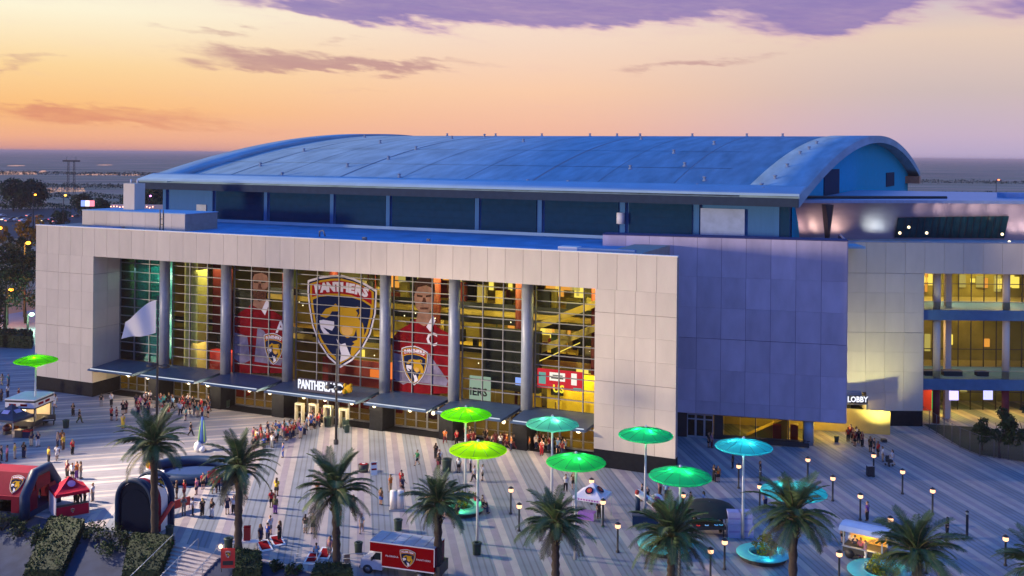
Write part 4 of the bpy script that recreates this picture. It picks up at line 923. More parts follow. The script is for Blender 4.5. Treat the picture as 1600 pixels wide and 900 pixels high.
def palm(px, py, bx, by, rpx, label, seed):
    r_ = random.Random(seed); g = G(bx, by); Y = g.y; top = atY(px, py, Y); h = top.z; sc = rpx/1600*Y/4.0; lean = r_.uniform(-.10,.10)
    t = thing('date_palm', label, 'palm tree', (g.x, g.y, -.05), 0, 'date palms along the plaza front')
    dx_ = top.x-g.x; pr = []; rr = []
    for i in range(15):
        f = i/14; pr.append((dx_*f**1.5, 0, h*f-.1)); rr.append(.30+(.08 if i % 2 else 0)-.03*f+(.16*max(0, (f-.80)/.2) if f > .8 else 0)+(.1 if i == 0 else 0))
    MB().tube(pr, rr, 10).build('trunk', BARK, t)
    bt = MB()
    for i in range(40):
        q = i*2.4; z = h-.15-1.5*(i/40); bt.tube([(dx_+math.cos(q)*.3, math.sin(q)*.3, z), (dx_+math.cos(q)*.55, math.sin(q)*.55, z+.32)], [.075,.02], 4)
    tag(bt.build('leaf_stubs', RACH, t), kind='stuff')
    nf = 56
    for i in range(nf):
        f = i/nf; k = min(5, int(f*6.0)); q = i*2.39996+r_.uniform(-.5,.5)
        o = link('frond', FV[k], t)
        o.matrix_basis = Matrix.Translation((dx_, 0, h+.25-.55*f)) @ Matrix.Rotation(lean, 4, 'Y') @ Matrix.Rotation(q, 4, 'Z') @ Matrix.Rotation(r_.uniform(-.14,.14), 4, 'Y') @ Matrix.Rotation(r_.uniform(-.3,.3), 4, 'X') @ Matrix.Scale(sc*r_.uniform(.72,1.12), 4); WM[o.name] = WM[t.name]
for i, a in enumerate(((240,694,242,842,66,'date palm rising in front of the navy inflatable arch'),(374,728,372,862,66,'date palm beside the stairs and the red banner stand'),
     (524,768,526,893,76,'date palm with long arching fronds just left of the box truck'),(685,786,684,906,62,'date palm standing in front of the rear end of the red box truck'),
     (868,818,868,914,68,'date palm in front of the white canopy tent'),(1050,838,1048,914,77,'date palm in front of the dark game area, below the green parasol'),
     (1240,806,1238,966,82,'tall date palm half covering the lowest turquoise parasol'),(1432,862,1432,928,80,'date palm beside the lit food cart'),(1628,886,1634,940,72,'date palm cut by the right picture edge'))): palm(*a, seed=40+i)

# ================================================================== FAR PLAIN
WATER = mat('marsh_water', (.62,.50,.50), .08, spec=1.0, var=.04)
for k, (x0, x1, y0, y1) in enumerate(((-30,58,268,272.5),(60,74,266,269),(118,188,271.5,273.5),(188,226,272,274),(70,134,293,299),(194,210,296,300.5),(14,30,291,294),(150,178,257,258),(10,40,258,259.2),(76,86,297,300))):
    q = [G(x0,y1), G((x0+x1)/2,y1+.4), G(x1,y1-.3), G(x1-3,y0+.2), G((x0+x1)/2,y0-.2), G(x0+4,y0+.3)]
    for p in q: p.z = -.2
    tag(MB().face(q).build('marsh_pool', WATER), kind='structure')
hz = bpy.data.materials.new('evening_haze'); hz.use_nodes = True; ht_ = hz.node_tree; ht_.nodes.clear()
hv = ht_.nodes.new('ShaderNodeVolumePrincipled'); hv.inputs['Color'].default_value = (1.0, 0.74, 0.70, 1); hv.inputs['Density'].default_value = 0.00009; hv.inputs['Anisotropy'].default_value = 0.0
ho = ht_.nodes.new('ShaderNodeOutputMaterial'); ht_.links.new(hv.outputs[0], ho.inputs['Volume'])
tag(MB().box(-62000, 62000, -32000, 61500, -6.2, 44.0).build('haze', hz), kind='stuff')
ASPH = mat('parking_asphalt', (.05,.05,.06), .9)
q = [G(-60,372), G(130,372), G(130,324), G(-60,328)]
for p in q: p.z = -.15
tag(MB().face(q).build('parking_lot', ASPH), kind='structure')
py_ = atY(111, 300, 840); gx, gy = py_.x, 840
pl = thing('power_pylon', 'dark two legged power pylon with a flat crossarm on the far marsh', 'pylon', (gx, gy, -.3))
PYM = mat('weathered_steel', (.03,.028,.03), .8)
for sd in (-1, 1):
    q = MB()
    for d in (-.8, .8): q.tube([(sd*2.6+d, 0, 0), (sd*2.3+d*.6, 0, 27)], .22, 5)
    for z in range(1, 26, 3): q.tube([(sd*2.55-.7, 0, z), (sd*2.5+.7, 0, z+3)], .1, 4)
    q.build('leg', PYM, pl)
MB().box(-7, 7, -.5, .5, 26.3, 27.5).build('crossarm', PYM, pl)
for sd in (-4, 4): MB().tube([(sd,0,27.4),(sd*.9,0,30.5)], .12, 5).build('peak', PYM, pl)
def street_lamp(px, py_top, py_base, Y, col, label, h=None):
    base = Vector(((px-800)/1600*Y, Y, -.3)); top = atY(px, py_top, Y)
    t = thing('street_lamp', label, 'street lamp', base, 0, 'street lamps beyond the arena')
    MB().tube([(0,0,0),(0,0,top.z)], [.22,.14], 7).build('pole', PYM, t)
    MB().tube([(0,0,top.z-.2),(1.2,-.6,top.z+.1)], .1, 6).build('arm', PYM, t)
    MB().ball((1.0,-.6,top.z), .46, 10, 0, (1.1,1.1,.75)).build('lantern', emitter('street_glow_%s' % label[:8].replace(' ', '_'), col, 7), t)
    if Y < 240: lamp('street_light', 'POINT', (1.0,-1.6,top.z-.4), 2600, col, t, .4)
street_lamp(53, 303, 330, 420, (1,.33,.03), 'orange street lamp on a pole before the broad dark tree')
street_lamp(100, 304, 335, 420, (1,.50,.06), 'amber street lamp on a pole below the power pylon')
street_lamp(1557, 280, 300, 520, (1,.16,.05), 'red orange street lamp beyond the roof of the right wing')
street_lamp(233, 305, 320, 460, (.85,.2,1), 'violet street lamp glowing under the left roof tip')
street_lamp(212, 310, 320, 460, (.5,.75,1), 'small pale street lamp right of the roof chimney')
street_lamp(-4, 354, 400, 230, (1,.30,.02), 'large orange street lamp at the left picture edge above the trees')
street_lamp(40, 377, 420, 215, (1,.45,.05), 'orange street lamp peeping out of the trees by the arena corner')
street_lamp(14, 450, 470, 205, (1,.30,.05), 'orange street lamp low between the tree trunks left of the arena')
street_lamp(46, 488, 520, 200, (.5,1,.6), 'pale green street lamp at the foot of the trees by the arena')
gp = thing('parking_garage', 'long parking garage deck with rows of tiny lights beyond the chimney', 'parking garage', (-152, 420, 0))
q0, q1 = atY(186, 330, 420), atY(262, 316, 420)
MB().box(q0.x+152, q1.x+154, -8, 8, -.3, q1.z-2.2).box(q0.x+152, q1.x+154, -8.3, -7.9, q1.z-2.2, q1.z-.6).build('deck', mat('garage_concrete', (.35,.33,.40), .8), gp)
gl = MB()
for r0 in range(2):
    for i in range(15): gl.ball((q0.x+152+1.2*i+(.5 if r0 else 0), -8.6, q1.z-1.6-r0*2.4+rt.uniform(-.2,.2)), .24, 6)
tag(gl.build('deck_lights', emitter('garage_glow', (1,.42,.30), 5), gp), kind='stuff')
q0 = atY(137, 317.5, 300)
lb = thing('roadside_billboard', 'small bright red white and blue billboard above the arena parapet', 'billboard', (q0.x, 300, -.3))
MB().tube([(0,0,0),(0,0,q0.z)], .3, 8).build('post', PYM, lb)
for i, c_ in enumerate(((.25,.35,1),(1,.85,.9),(1,.25,.35))): MB().box(-1.85+i*1.25, -.62+i*1.25, -.3, .3, q0.z-.6, q0.z+1.1).build('screen', emitter('billboard_%d' % i, c_, 1.6), lb)
tl = MB()
for i in range(9000):                                          # far woods that read as one dark line
    sd = rt.random() < .68; px = rt.uniform(-60, 340) if sd else rt.uniform(1420, 1680); Y = rt.choice((620, 760, 980, 1500))*rt.uniform(.97, 1.03); h_ = 2.6+2.4*noise.noise(Vector((px*.03, Y*.01, 0)))+(Y-620)*.002
    if h_ < 1.2: continue
    leaf(tl, Vector(((px-800)/1600*Y, Y, rt.uniform(.2, max(.4, h_)))), .55+Y*.0008, rt.choice((0,0,1)))
tag(tl.build('far_woods', [LEAF1, LEAF2]), kind='stuff')
# parked cars
CARC = [(.5,.5,.55),(.05,.05,.06),(.35,.02,.03),(.08,.1,.3),(.6,.6,.62),(.2,.2,.22)]
def make_car():
    t = link('parked_car', None); q = MB()
    pr = [(-2.2,.35),(-2.2,.85),(-1.3,.95),(-.7,1.42),(.7,1.45),(1.35,1.0),(2.15,.85),(2.2,.35)]
    q.add([(x,-.85,z) for x,z in pr]+[(x,.85,z) for x,z in pr], [tuple(range(8)), tuple(range(8,16))[::-1]]+[(i,8+i,8+(i+1)%8,(i+1)%8) for i in range(8)])
    q.build('body', mat('car_paint_0', CARC[0], .3, spec=.6), t)
    MB().box(-.75,.75,-.87,.87,1.02,1.36).build('window', DGLASS, t)
    for x in (-1.35,1.35):
        for y in (-.8,.8): MB().tube([(x,y-.1,.32),(x,y+.1,.32)], .32, 10).build('wheel', DARK, t)
    MB().box(2.18,2.23,-.7,.7,.6,.75).build('headlight', LAMPW, t); MB().box(-2.23,-2.18,-.7,.7,.65,.8).build('tail_light', emitter('tail_glow', (1,.05,.08), 3), t)
    return t
CARS_ = []; car0 = make_car(); rc = random.Random(5); first = True
CN = ['silver','black','red','blue','white','grey']
for i, (px, py) in enumerate(((8,344),(14,346),(19,343),(25,345),(31,342),(36,346),(70,346),(80,344),(88,347),(104,345),(3,338),(118,339),(62,339),(46,338))):
    o = car0 if first else copy_tree(car0); first = False; k = rc.randrange(6)
    p = G(px, py); place(o, (p.x, p.y, -.14), rc.choice((0, PI))+rc.uniform(-.05,.05)+1.2, 1.0)
    for ch in o.children:
        if ch.name.startswith('body'): ch.material_slots[0].link = 'OBJECT'; ch.material_slots[0].material = mat('car_paint_%d' % k, CARC[k], .3, spec=.6)
    CARS_.append((px, CN[k], o))
CARS_.sort(key=lambda q: q[0])
NTH = ['first','second','third','fourth','fifth','sixth','seventh','eighth','ninth','tenth','eleventh','twelfth','thirteenth','fourteenth']
for i, (px, cn_, o) in enumerate(CARS_): tag(o, '%s parked car, %s from the left in the far parking lot' % (cn_, NTH[i]), 'car', 'cars in the far parking lot')
# fence on the right
fp = [G(1441,664), G(1475,686), G(1500,700), G(1531,713), G(1575,719), G(1625,726)]
fn = thing('chain_link_fence', 'tall chain link fence bending round the dark trees at the right edge', 'fence', fp[0])
WIRE = mat('fence_wire', (.12,.12,.16), .5, metal=.5)
wires = MB()
for a, b_ in zip(fp[:-1], fp[1:]):
    L_ = (b_-a).length; n = max(2, round(L_/2.6))
    for i in range(n):
        p = a+(b_-a)*i/n-fp[0]; MB().tube([(p.x,p.y,0),(p.x,p.y,2.5)], .045, 6).build('post', WIRE, fn)
    a2, b2 = a-fp[0], b_-fp[0]
    for z in (.1, 2.45): MB().tube([(a2.x,a2.y,z),(b2.x,b2.y,z)], .03, 5).build('rail', WIRE, fn)
    k = int(L_/.28); d = (b2-a2)/k
    for i in range(k):
        p = a2+d*i
        for s_ in (0, 1):
            for z in (0, .8, 1.6):
                q0, q1 = p+Vector((0,0,z)), p+d*2.6+Vector((0,0,z+.8))
                if s_: q0, q1 = p+Vector((0,0,z+.8)), p+d*2.6+Vector((0,0,z))
                w_ = Vector((0,0,.012)); wires.add([q0-w_, q0+w_, q1+w_, q1-w_], [(0,1,2,3)])
tag(wires.build('wire_mesh', WIRE, fn), kind='stuff')
tag(sheet('planting_bed', [G(1441,664,.012)+Vector((.3,.6,0)), G(1500,700,.012)+Vector((.3,.6,0)), G(1531,713,.012)+Vector((.3,.6,0)), G(1640,729,.012)+Vector((.3,.6,0)), G(1640,690,.012), G(1540,668,.012)], LAWN), kind='structure')
# ================================================================== THINGS ON THE PLAZA
# flood mast that lights the left of the plaza (it stands just beyond the picture)
fm_ = thing('flood_mast', 'tall steel flood light mast standing past the left end of the plaza', 'light mast', (-74, 112, 0))
MB().tube([(0,0,0),(0,0,30)], [.35,.18], 10).build('pole', STEEL, fm_)
MB().box(-1.5,1.5,-.3,.3,29.8,30.3).build('lamp_head', DARK, fm_)
lamp('flood_light', 'SPOT', (.3,.2,29.6), FLOODW, (1,.78,.55), fm_, .35, aim=(54,-9,0), spot=(math.radians(70), 1.0))
# light poles
def light_pole(px, base_py, top_py, heads, label):
    g = G(px, base_py); top = atY(px, top_py, g.y).z
    t = thing('light_pole', label, 'light pole', g, 0, 'tall dark light poles on the plaza')
    MB().tube([(0,0,0),(0,0,top)], [.16,.10], 10).build('pole', DARK, t); MB().lathe([(.3,0),(.3,.5),(.17,.6)], 10).build('base', DARK, t)
    for hx, hy in heads:
        p = atY(hx, hy, g.y-.3)-Vector((g.x, g.y, 0)); q = MB()
        q.tube([(0,0,p.z+.1),(p.x*.6,p.y*.6,p.z+.15)], .06, 6); q.lathe([(.02,.35),(.3,.3),(.62,0),(.55,-.12),(.02,-.12)], 12, 0, True, p); q.build('lamp_head', DARK, t)
    return g, top
gA, topA = light_pole(245, 668, 462, ((236,571),(258,573)), 'dark light pole carrying the white flag by the entrance crowd')
gB, topB = light_pole(525, 694, 545, ((515,604.5),(529,607.5)), 'dark light pole in front of the lit canopy sign')
fl = thing('flag', 'plain white flag flying to the left from the dark pole', 'flag', (gA.x, gA.y, 0))
q = MB(); nu, nv = 14, 8; ht, hb = atY(244,469,gA.y), atY(243.5,520,gA.y); ft, fb = atY(193,505,gA.y), atY(191,530,gA.y)
vs = []
for i in range(nu+1):
    for j in range(nv+1):
        u, v = i/nu, j/nv; p = (ht*(1-u)+ft*u)*(1-v)+(hb*(1-u)+fb*u)*v
        p = p+Vector((0, math.sin(u*8+v*2.0)*.60*u**.6, math.sin(u*6.5)*.20*(1-v)-.10*math.sin(u*5)*v+.25*math.sin(u*PI)*(1-v))); vs.append(p-Vector((gA.x, gA.y, 0)))
q.add(vs, [(i*(nv+1)+j, (i+1)*(nv+1)+j, (i+1)*(nv+1)+j+1, i*(nv+1)+j+1) for i in range(nu) for j in range(nv)], 0, True)
q.build('cloth', translucent('flag_cloth', (.78,.78,.84), .3), fl)
# parasols: tall illuminated discs on white poles
POLE = mat('pole_white', (.55,.58,.62), .4, metal=.2)
PCOL = {'lime': ((.22,.80,.01), (.55,1,.05)), 'yellowgreen': ((.45,.80,.01), (.75,1,.05)), 'pale': ((.16,.62,.42), (.5,1,.75)), 'green': ((.05,.62,.16), (.25,1,.35)), 'emerald': ((.03,.55,.25), (.2,1,.45)), 'cyan': ((.05,.52,.56), (.28,.92,.95)), 'turquoise': ((.10,.55,.58), (.3,1,.95))}
def parasol(px, py, kind, label, pw=1.0):
    u, v = uv(px, py); Y = (CAM_H-8.55)*1600/v; g = Vector((u*Y/1600, Y, 0))
    t = thing('lit_parasol', label, 'parasol', g, rt.uniform(0, .5), 'illuminated parasols on the plaza')
    MB().tube([(0,0,0),(0,0,7.7)], [.13,.10], 10).build('pole', POLE, t)
    fab = translucent('parasol_'+kind, PCOL[kind][0], .55)
    MB().lathe([(.03,.62),(.9,.40),(1.8,.17),(2.55,-.08)], 24, 0, False, (0,0,8.6)).build('canopy', fab, t)
    MB().lathe([(2.55,-.08),(2.62,-.20),(2.5,-.28)], 24, 0, False, (0,0,8.6)).build('valance', fab, t)
    MB().lathe([(2.5,-.28),(1.2,-.62),(.3,-.92),(.12,-1.0)], 24, 0, False, (0,0,8.6)).build('under_canopy', fab, t)
    RB = mat('parasol_rib', (.03,.12,.08), .6)
    q = MB()
    for k in range(12):
        a = 2*PI*k/12; c_, s_ = math.cos(a), math.sin(a); q = MB(); q.tube([(c_*.05,s_*.05,9.245),(c_*1.8,s_*1.8,8.785),(c_*2.56,s_*2.56,8.53)], .018, 4); q.build('rib', RB, t)
    MB().lathe([(.14,9.2),(.12,9.32),(.02,9.4)], 8).build('finial', POLE, t)
    for k in range(3):
        a = 2*PI*k/3+.7; lamp('canopy_glow', 'POINT', (math.cos(a)*.85, math.sin(a)*.85, 8.80), 52*pw, PCOL[kind][1], t, .05)
    lamp('canopy_glow', 'POINT', (0,0,8.15), 70*pw, PCOL[kind][1], t, .2)
    return g
for a in ((56,562,'lime','lime green parasol above the kiosk trailer, farthest left',.8),(728,646,'lime','lime green parasol closest to the entrance canopies',1.6),(747,701,'yellowgreen','yellow green parasol over the round planter with sitting people',1.6),
          (863,661,'pale','pale blue green parasol in front of the last glazed bay',1.2),(900,720,'green','bright green parasol above the white canopy tent',1.3),(1009,678,'emerald','green parasol in front of the right beige block of the arena',1.2),
          (1063,742,'emerald','large green parasol over the dark game area',1.1),(1162,696,'cyan','cyan blue parasol below the violet wall',1.3),(1240,766,'turquoise','turquoise parasol half hidden by the tall palm',1.3)): parasol(*a)
# round planter benches
def planter(px, py, R_, label, glow, sx=1):
    g = G(px, py); t = thing('planter_bench', label, 'planter bench', g, 0, 'round lit planter benches')
    bm_ = mat('bench_'+glow, {'green': (.16,.58,.32), 'teal': (.08,.50,.52)}[glow], .45)
    MB().lathe([(R_*.55,.42),(R_*.98,.42),(R_,.47),(R_*.98,.53),(R_*.55,.55)], 32).build('seat', bm_, t)
    MB().lathe([(R_*.86,0),(R_*.86,.42)], 28).build('base', DARK, t); MB().lathe([(R_*.55,0),(R_*.55,.62),(R_*.5,.62),(R_*.5,.3)], 28).build('planter_rim', bm_, t)
    SH = [leaf_mat('lime_leaf', (.24,.25,.02)), leaf_mat('lime_leaf_dark', (.12,.14,.02)), leaf_mat('lime_leaf_light', (.36,.36,.04))]
    cr__ = link('shrub_foliage', crown_mesh('shrub_foliage', R_*.5, 1.5, 800, .13, 14, SH), t); cr__.location = (0,0,1.05); tag(cr__, kind='stuff')
    lamp('bench_light', 'POINT', (0, -R_*.8, .9), 22, (.3,1,.7) if glow == 'green' else (.2,.95,1), t, .2); lamp('bench_light', 'POINT', (R_*.7, R_*.4, .9), 22, (.3,1,.7) if glow == 'green' else (.2,.95,1), t, .2)
planter(722, 799, 2.3, 'round bench with green seat and yellow shrub left of the parasol pole', 'green')
planter(1040, 858, 2.5, 'round bench with teal seat hidden behind the palm below the game area', 'teal')
planter(1192, 872, 2.3, 'round teal bench with yellow shrub left of the tall palm trunk', 'teal')
planter(1378, 902, 2.8, 'round teal bench at the bottom edge beside the palm near the cart', 'teal')
# post lamps
LG = emitter('post_lamp_glow', (1,.52,.28), 2.4)
def make_post():
    t = link('post_lamp', None); MB().lathe([(.16,0),(.16,.12),(.09,.2),(.085,2.0),(.12,2.06),(.1,2.12)], 10).build('post', DARK, t)
    MB().lathe([(.12,2.12),(.24,2.2),(.24,2.44),(.14,2.5)], 10).build('lantern', LG, t); MB().lathe([(.28,2.50),(.24,2.56),(.02,2.7)], 10).build('cap', DARK, t)
    lamp('lantern_light', 'POINT', (0,0,2.32), 520, (1,.58,.34), t, .17); return t
post0 = make_post(); firstp = True
PL = ((798,803,'lantern post on open paving right of the round green bench'),(811,830,'lantern post nearest left of the palm before the white tent'),(668,815,'lantern post behind the palm at the rear of the truck'),
      (924,788,'lantern post just behind the white canopy tent'),(942,823,'lantern post at the right corner of the white canopy tent'),(965,863,'lantern post on open paving between two palms'),(1067,812,'lantern post under the rim of the large green parasol'),
      (1154,763,'lantern post left of the cyan parasol pole'),(1187,797,'lantern post between the cyan and the turquoise parasol'),(1132,890,'lantern post left of the round teal bench'),(1262,752,'lantern post above the turquoise parasol, out on the blue paving'),
      (1301,783,'lantern post right of the turquoise parasol'),(1365,745,'lantern post with a dark box at its foot'),(1410,772,'lantern post on blue paving right of the dark box'),(1457,804,'green tinted lantern post on the blue paving left of the lone unlit post'),
      (1344,813,'lantern post just behind the food cart'),(1391,852,'lantern post at the right end of the food cart'),(1311,910,'lantern post at the bottom edge right of the tall palm'),(1447,896,'lantern post inside the fronds of the palm by the cart'),
      (1571,884,'lantern post nearest the right bottom corner'),(1110,905,'lantern post at the bottom edge between the two benches'))
for px, py, lb_ in PL:
    o = post0 if firstp else copy_tree(post0); firstp = False; place(o, G(px, py), rt.uniform(0, 6)); tag(o, lb_, 'lamp post', 'lantern posts on the plaza')
t = thing('post_lamp', 'unlit dark lamp post standing alone on the right paving', 'lamp post', G(1511, 841), 0, 'lantern posts on the plaza')
MB().lathe([(.16,0),(.16,.12),(.12,.2),(.12,2.2)], 10).build('post', DARK, t); MB().lathe([(.1,2.2),(.13,2.25),(.13,2.42)], 10).build('lantern', mat('dull_lantern', (.4,.45,.4), .3), t); MB().lathe([(.17,2.42),(.15,2.5),(.02,2.58)], 10).build('cap', DARK, t)
t = thing('bollard', 'slim dark bollard right of the arena corner beside the violet wall', 'bollard', G(1188, 752)); MB().lathe([(.13,0),(.13,1.3),(.09,1.42),(.02,1.45)], 10).build('post', DARK, t); MB().lathe([(.14,1.05),(.14,1.15)], 10).build('band', STEEL, t)
# bins
def make_bin(m):
    t = link('litter_bin', None); MB().lathe([(.30,0),(.36,.85)], 14).build('body', m, t); MB().lathe([(.38,.85),(.40,.92),(.30,.98),(.16,.93)], 14).build('rim', m, t); MB().lathe([(.31,.02),(.33,.07)], 14).build('foot_band', STEEL, t); return t
bin0 = make_bin(mat('bin_dark_green', (.02,.045,.035), .5)); fb_ = True
for px, py, sc, lb_ in ((103,669,1.1,'dark green litter bin right of the kiosk trailer'),(745,867,1.15,'dark litter bin below the yellow green parasol pole'),(622,829,1.1,'dark litter bin just behind the box truck'),(265,838,1.0,'dark litter bin right of the navy inflatable arch'),
     (357,859,1.1,'dark litter bin beside the red banner stand'),(560,864,1.0,'slim dark litter bin in front of the truck cab'),(540,670,1.2,'dark planter bin under the end of the canopy sign'),(512,667,1.3,'dark bin left of the light pole at the doors'),
     (586,666,1.2,'maroon bin by the dark column base right of the sign'),(698,737,1.5,'grey barrel beside people near the yellow green parasol'),(542,676,1.0,'blue grey bin nearest the doors below the sign'),(1307,691,.8,'small dark bin on yellow lit paving by the corner entrance'),(355,636,1.0,'violet bin by the second door group')):
    o = bin0 if fb_ else copy_tree(bin0); fb_ = False; place(o, G(px, py), rt.uniform(0, 6), sc); tag(o, lb_, 'litter bin', 'litter bins on the plaza')
t = thing('utility_box', 'dark cabinet box at the foot of a lantern post on the right', 'box', G(1361, 744)); MB().box(-.45,.3,-.3,.3,.05,1.15).build('cabinet', DARK, t); MB().box(-.5,.35,-.35,.35,1.15,1.2).build('lid', STEEL, t)
# white floor stand, sandwich board, roll-up stands
t = thing('sandwich_board', 'white sandwich board with red writing on the open paving', 'sign board', G(584, 741), .3)
for sd in (-1, 1): MB().add([(-.35,sd*.3,0),(.35,sd*.3,0),(.35,0,1.35),(-.35,0,1.35),(-.35,sd*.3-.03*sd,0),(.35,sd*.3-.03*sd,0),(.35,-.03*sd,1.35),(-.35,-.03*sd,1.35)], [(0,1,2,3),(7,6,5,4),(0,3,7,4),(1,5,6,2),(3,2,6,7),(0,4,5,1)]).build('board', WHITE, t)
MB().add([(-.28,-.2,.5),(.28,-.2,.5),(.28,-.16,.68),(-.28,-.16,.68),(-.28,-.09,1.05),(.28,-.09,1.05),(.28,-.04,1.25),(-.28,-.04,1.25)], [(0,1,2,3),(4,5,6,7)]).build('print', RED, t)
t = thing('white_barrier', 'white inflated barrier panel beside the palm behind the truck', 'barrier', G(620, 797), .1); MB().tube([(-.3,0,.25),(-.3,0,1.9)], .4, 12).tube([(.3,0,.25),(.3,0,1.9)], .4, 12).build('panel', mat('white_vinyl', (.62,.6,.62), .5), t); MB().box(-.75,.75,-.42,.42,0,.2).build('foot', mat('grey_vinyl', (.4,.4,.42), .5), t)
t = thing('inflatable_bucket', 'black tub with a red and white disc on the open paving', 'game tub', G(568, 737), .3); MB().lathe([(.5,0),(.62,.8),(.5,.85)], 14).build('tub', DARK, t); MB().lathe([(.45,.86),(.02,.9)], 14).build('disc', RED, t); MB().lathe([(.2,.91),(.02,.93)], 10).build('spot', WHITE, t)
def banner(px, py, w_, h_, rz, m, label, cat='banner', legs=True):
    t = thing('banner_stand', label, cat, G(px, py), rz); MB().box(-w_/2,w_/2,-.03,.03,.35,h_).build('panel', m, t)
    for x in (-w_/2+.05, w_/2-.05): MB().tube([(x,.05,0),(x,.05,h_)], .03, 6).build('post', DARK, t)
    return t
t = banner(356, 894, 1.15, 2.0, .1, KRED, 'red banner stand with white crest beside the stairs'); link('crest_print', crest_me, t, None).matrix_basis = Matrix.Translation((0,-.04,1.5)) @ UPRIGHT @ Matrix.Diagonal((.42,.42,.2,1)); MB().box(-.42,.42,-.05,-.03,.6,.95).build('print', DARK, t)
MB().ball((-.6,0,2.15), .17, 8).build('lamp_globe', LAMPW, t); lamp('globe_light', 'POINT', (-.6,-.1,2.4), 60, (1,.7,.4), t, .15)
# red-draped table by the stairs
t = thing('display_table', 'white table with a red box on it behind the second palm', 'table', G(384, 859), .1); MB().box(-1.1,1.1,-.35,.35,.7,.76).build('tabletop', WHITE, t)
for x in (-1,1):
    for y in (-.28,.28): MB().box(x-.03,x+.03,y-.03,y+.03,0,.7).build('leg', STEEL, t)
t = thing('red_box', 'tall red box standing on the white table', 'box', G(386, 857)+Vector((0,0,.77)), .1); MB().box(-.28,.28,-.2,.2,0,1.15).build('carton', KRED, t); MB().box(-.3,.3,-.22,.22,1.15,1.2).build('lid', RED, t)
# cornhole boards
for px, py, rz, lb_ in ((413,856,.5,'red edged cornhole board nearest the red banner stand'),(433,848,.5,'red edged cornhole board in front of the couple in dark clothes'),(488,876,-.1,'red edged cornhole board left of the palm trunk by the truck'),(508,868,-.1,'red topped low table right of the cornhole boards')):
    t = thing('cornhole_board', lb_, 'game board', G(px, py), rz, 'cornhole boards'); MB().add([(-.55,-.9,.08),(.55,-.9,.08),(.55,.9,.4),(-.55,.9,.4),(-.55,-.9,.02),(.55,-.9,.02),(.55,.9,.34),(-.55,.9,.34)], [(0,1,2,3),(7,6,5,4),(0,4,5,1),(1,5,6,2),(2,6,7,3),(3,7,4,0)]).build('board', WHITE, t)
    MB().add([(-.4,-.7,.125),(.4,-.7,.125),(.4,.7,.372),(-.4,.7,.372)], [(0,1,2,3)]).build('print', RED, t)
    for x in (-.5,.5): MB().box(x-.03,x+.03,.8,.86,0,.33).build('leg', STEEL, t)
t = thing('folding_chair', 'brown folded chair leaning behind the white barrier by the truck cab', 'chair', G(542, 885), .4); MB().box(-.25,.25,-.02,.02,.5,1.0).build('backrest', mat('chair_brown', (.3,.2,.15), .6), t); MB().box(-.25,.25,-.4,.02,.44,.48).build('seat', mat('chair_brown', (.3,.2,.15)), t)
for x in (-.23,.23):
    for y in (-.38,0): MB().box(x-.02,x+.02,y-.02,y+.02,0,.45).build('leg', STEEL, t)
for px, py, lb_ in ((552,885,'pale blue crowd barrier in front of the truck cab'),(478,884,'pale blue crowd barrier left of the cornhole boards')):
    t = thing('crowd_barrier', lb_, 'barrier', G(px, py), .15)
    for x in (-.9,.9): MB().tube([(x,0,0),(x,0,1.1)], .04, 6).build('post', POLE, t)
    for z in (.3,.7,1.08): MB().tube([(-.9,0,z),(.9,0,z)], .03, 6).build('rail', POLE, t)
# ------------------------------------------------ canopy tents
def tent(px, py, w_, d_, eave, peak, rz, top_m, label, wall=None, banner_m=None, side=None):
    t = thing('canopy_tent', label, 'canopy tent', G(px, py), rz)
    a, b_ = w_/2, d_/2; c0 = [(-a,-b_),(a,-b_),(a,b_),(-a,b_)]
    for x, y in c0: MB().tube([(x,y,0),(x,y,eave)], .04, 6).build('leg', POLE, t)
    q = MB(); e = [Vector((x*1.02,y*1.02,eave)) for x, y in c0]; pk = Vector((0,0,peak)); n = 6
    for i in range(4):
        p, r2 = e[i], e[(i+1) % 4]; rows = []
        for j in range(n+1):
            f = j/n; zz = eave+(peak-eave)*(f**1.25); A_, B_ = p.lerp(pk, f), r2.lerp(pk, f); A_.z = B_.z = zz
            md = (A_+B_)/2; md.z -= .10*math.sin(PI*f)*(1-f); rows.append((A_, md, B_))
        for j in range(n):
            r0, r1 = rows[j], rows[j+1]; q.add([r0[0],r0[1],r1[1],r1[0],r0[2],r1[2]], [(0,1,2,3),(1,4,5,2)], 0)
    q.build('roof', top_m, t)
    for i in range(4):
        p, r2 = e[i], e[(i+1) % 4]; o_ = Vector((0,0,.28)); nrm = (r2-p).cross(Vector((0,0,1))).normalized()*.015
        MB().add([p-o_, r2-o_, r2, p, p-o_+nrm, r2-o_+nrm, r2+nrm, p+nrm], [(0,1,2,3),(7,6,5,4),(0,4,5,1)]).build('valance', top_m, t)
    if wall: MB().box(-a,-a+.03,-b_,b_,.05,eave-.2).build('side_wall', wall, t)
    return t, a, b_
TRED = mat('tent_red', (.36,.008,.035), .8, spec=.1); TWH = mat('tent_white', (.66,.64,.78), .6); TNV = mat('tent_navy', (.012,.03,.085), .6)
t, a, b_ = tent(108, 800, 3.0, 2.9, 2.3, 3.5, .62, TRED, 'red canopy tent with a white side wall and red counter front')
MB().box(-a,a,-b_-.02,-b_+.02,.05,1.05).build('counter_front', TRED, t)
MB().box(-a-.02,-a+.02,-b_,b_,.03,2.1).build('side_wall', TWH, t); MB().box(-a,a,-b_+.05,-b_+.5,1.05,1.1).build('counter', DARK, t)
link('crest_print', crest_me, t).matrix_basis = Matrix.Translation((0,-b_-.03,.58)) @ UPRIGHT @ Matrix.Diagonal((.3,.3,.2,1))
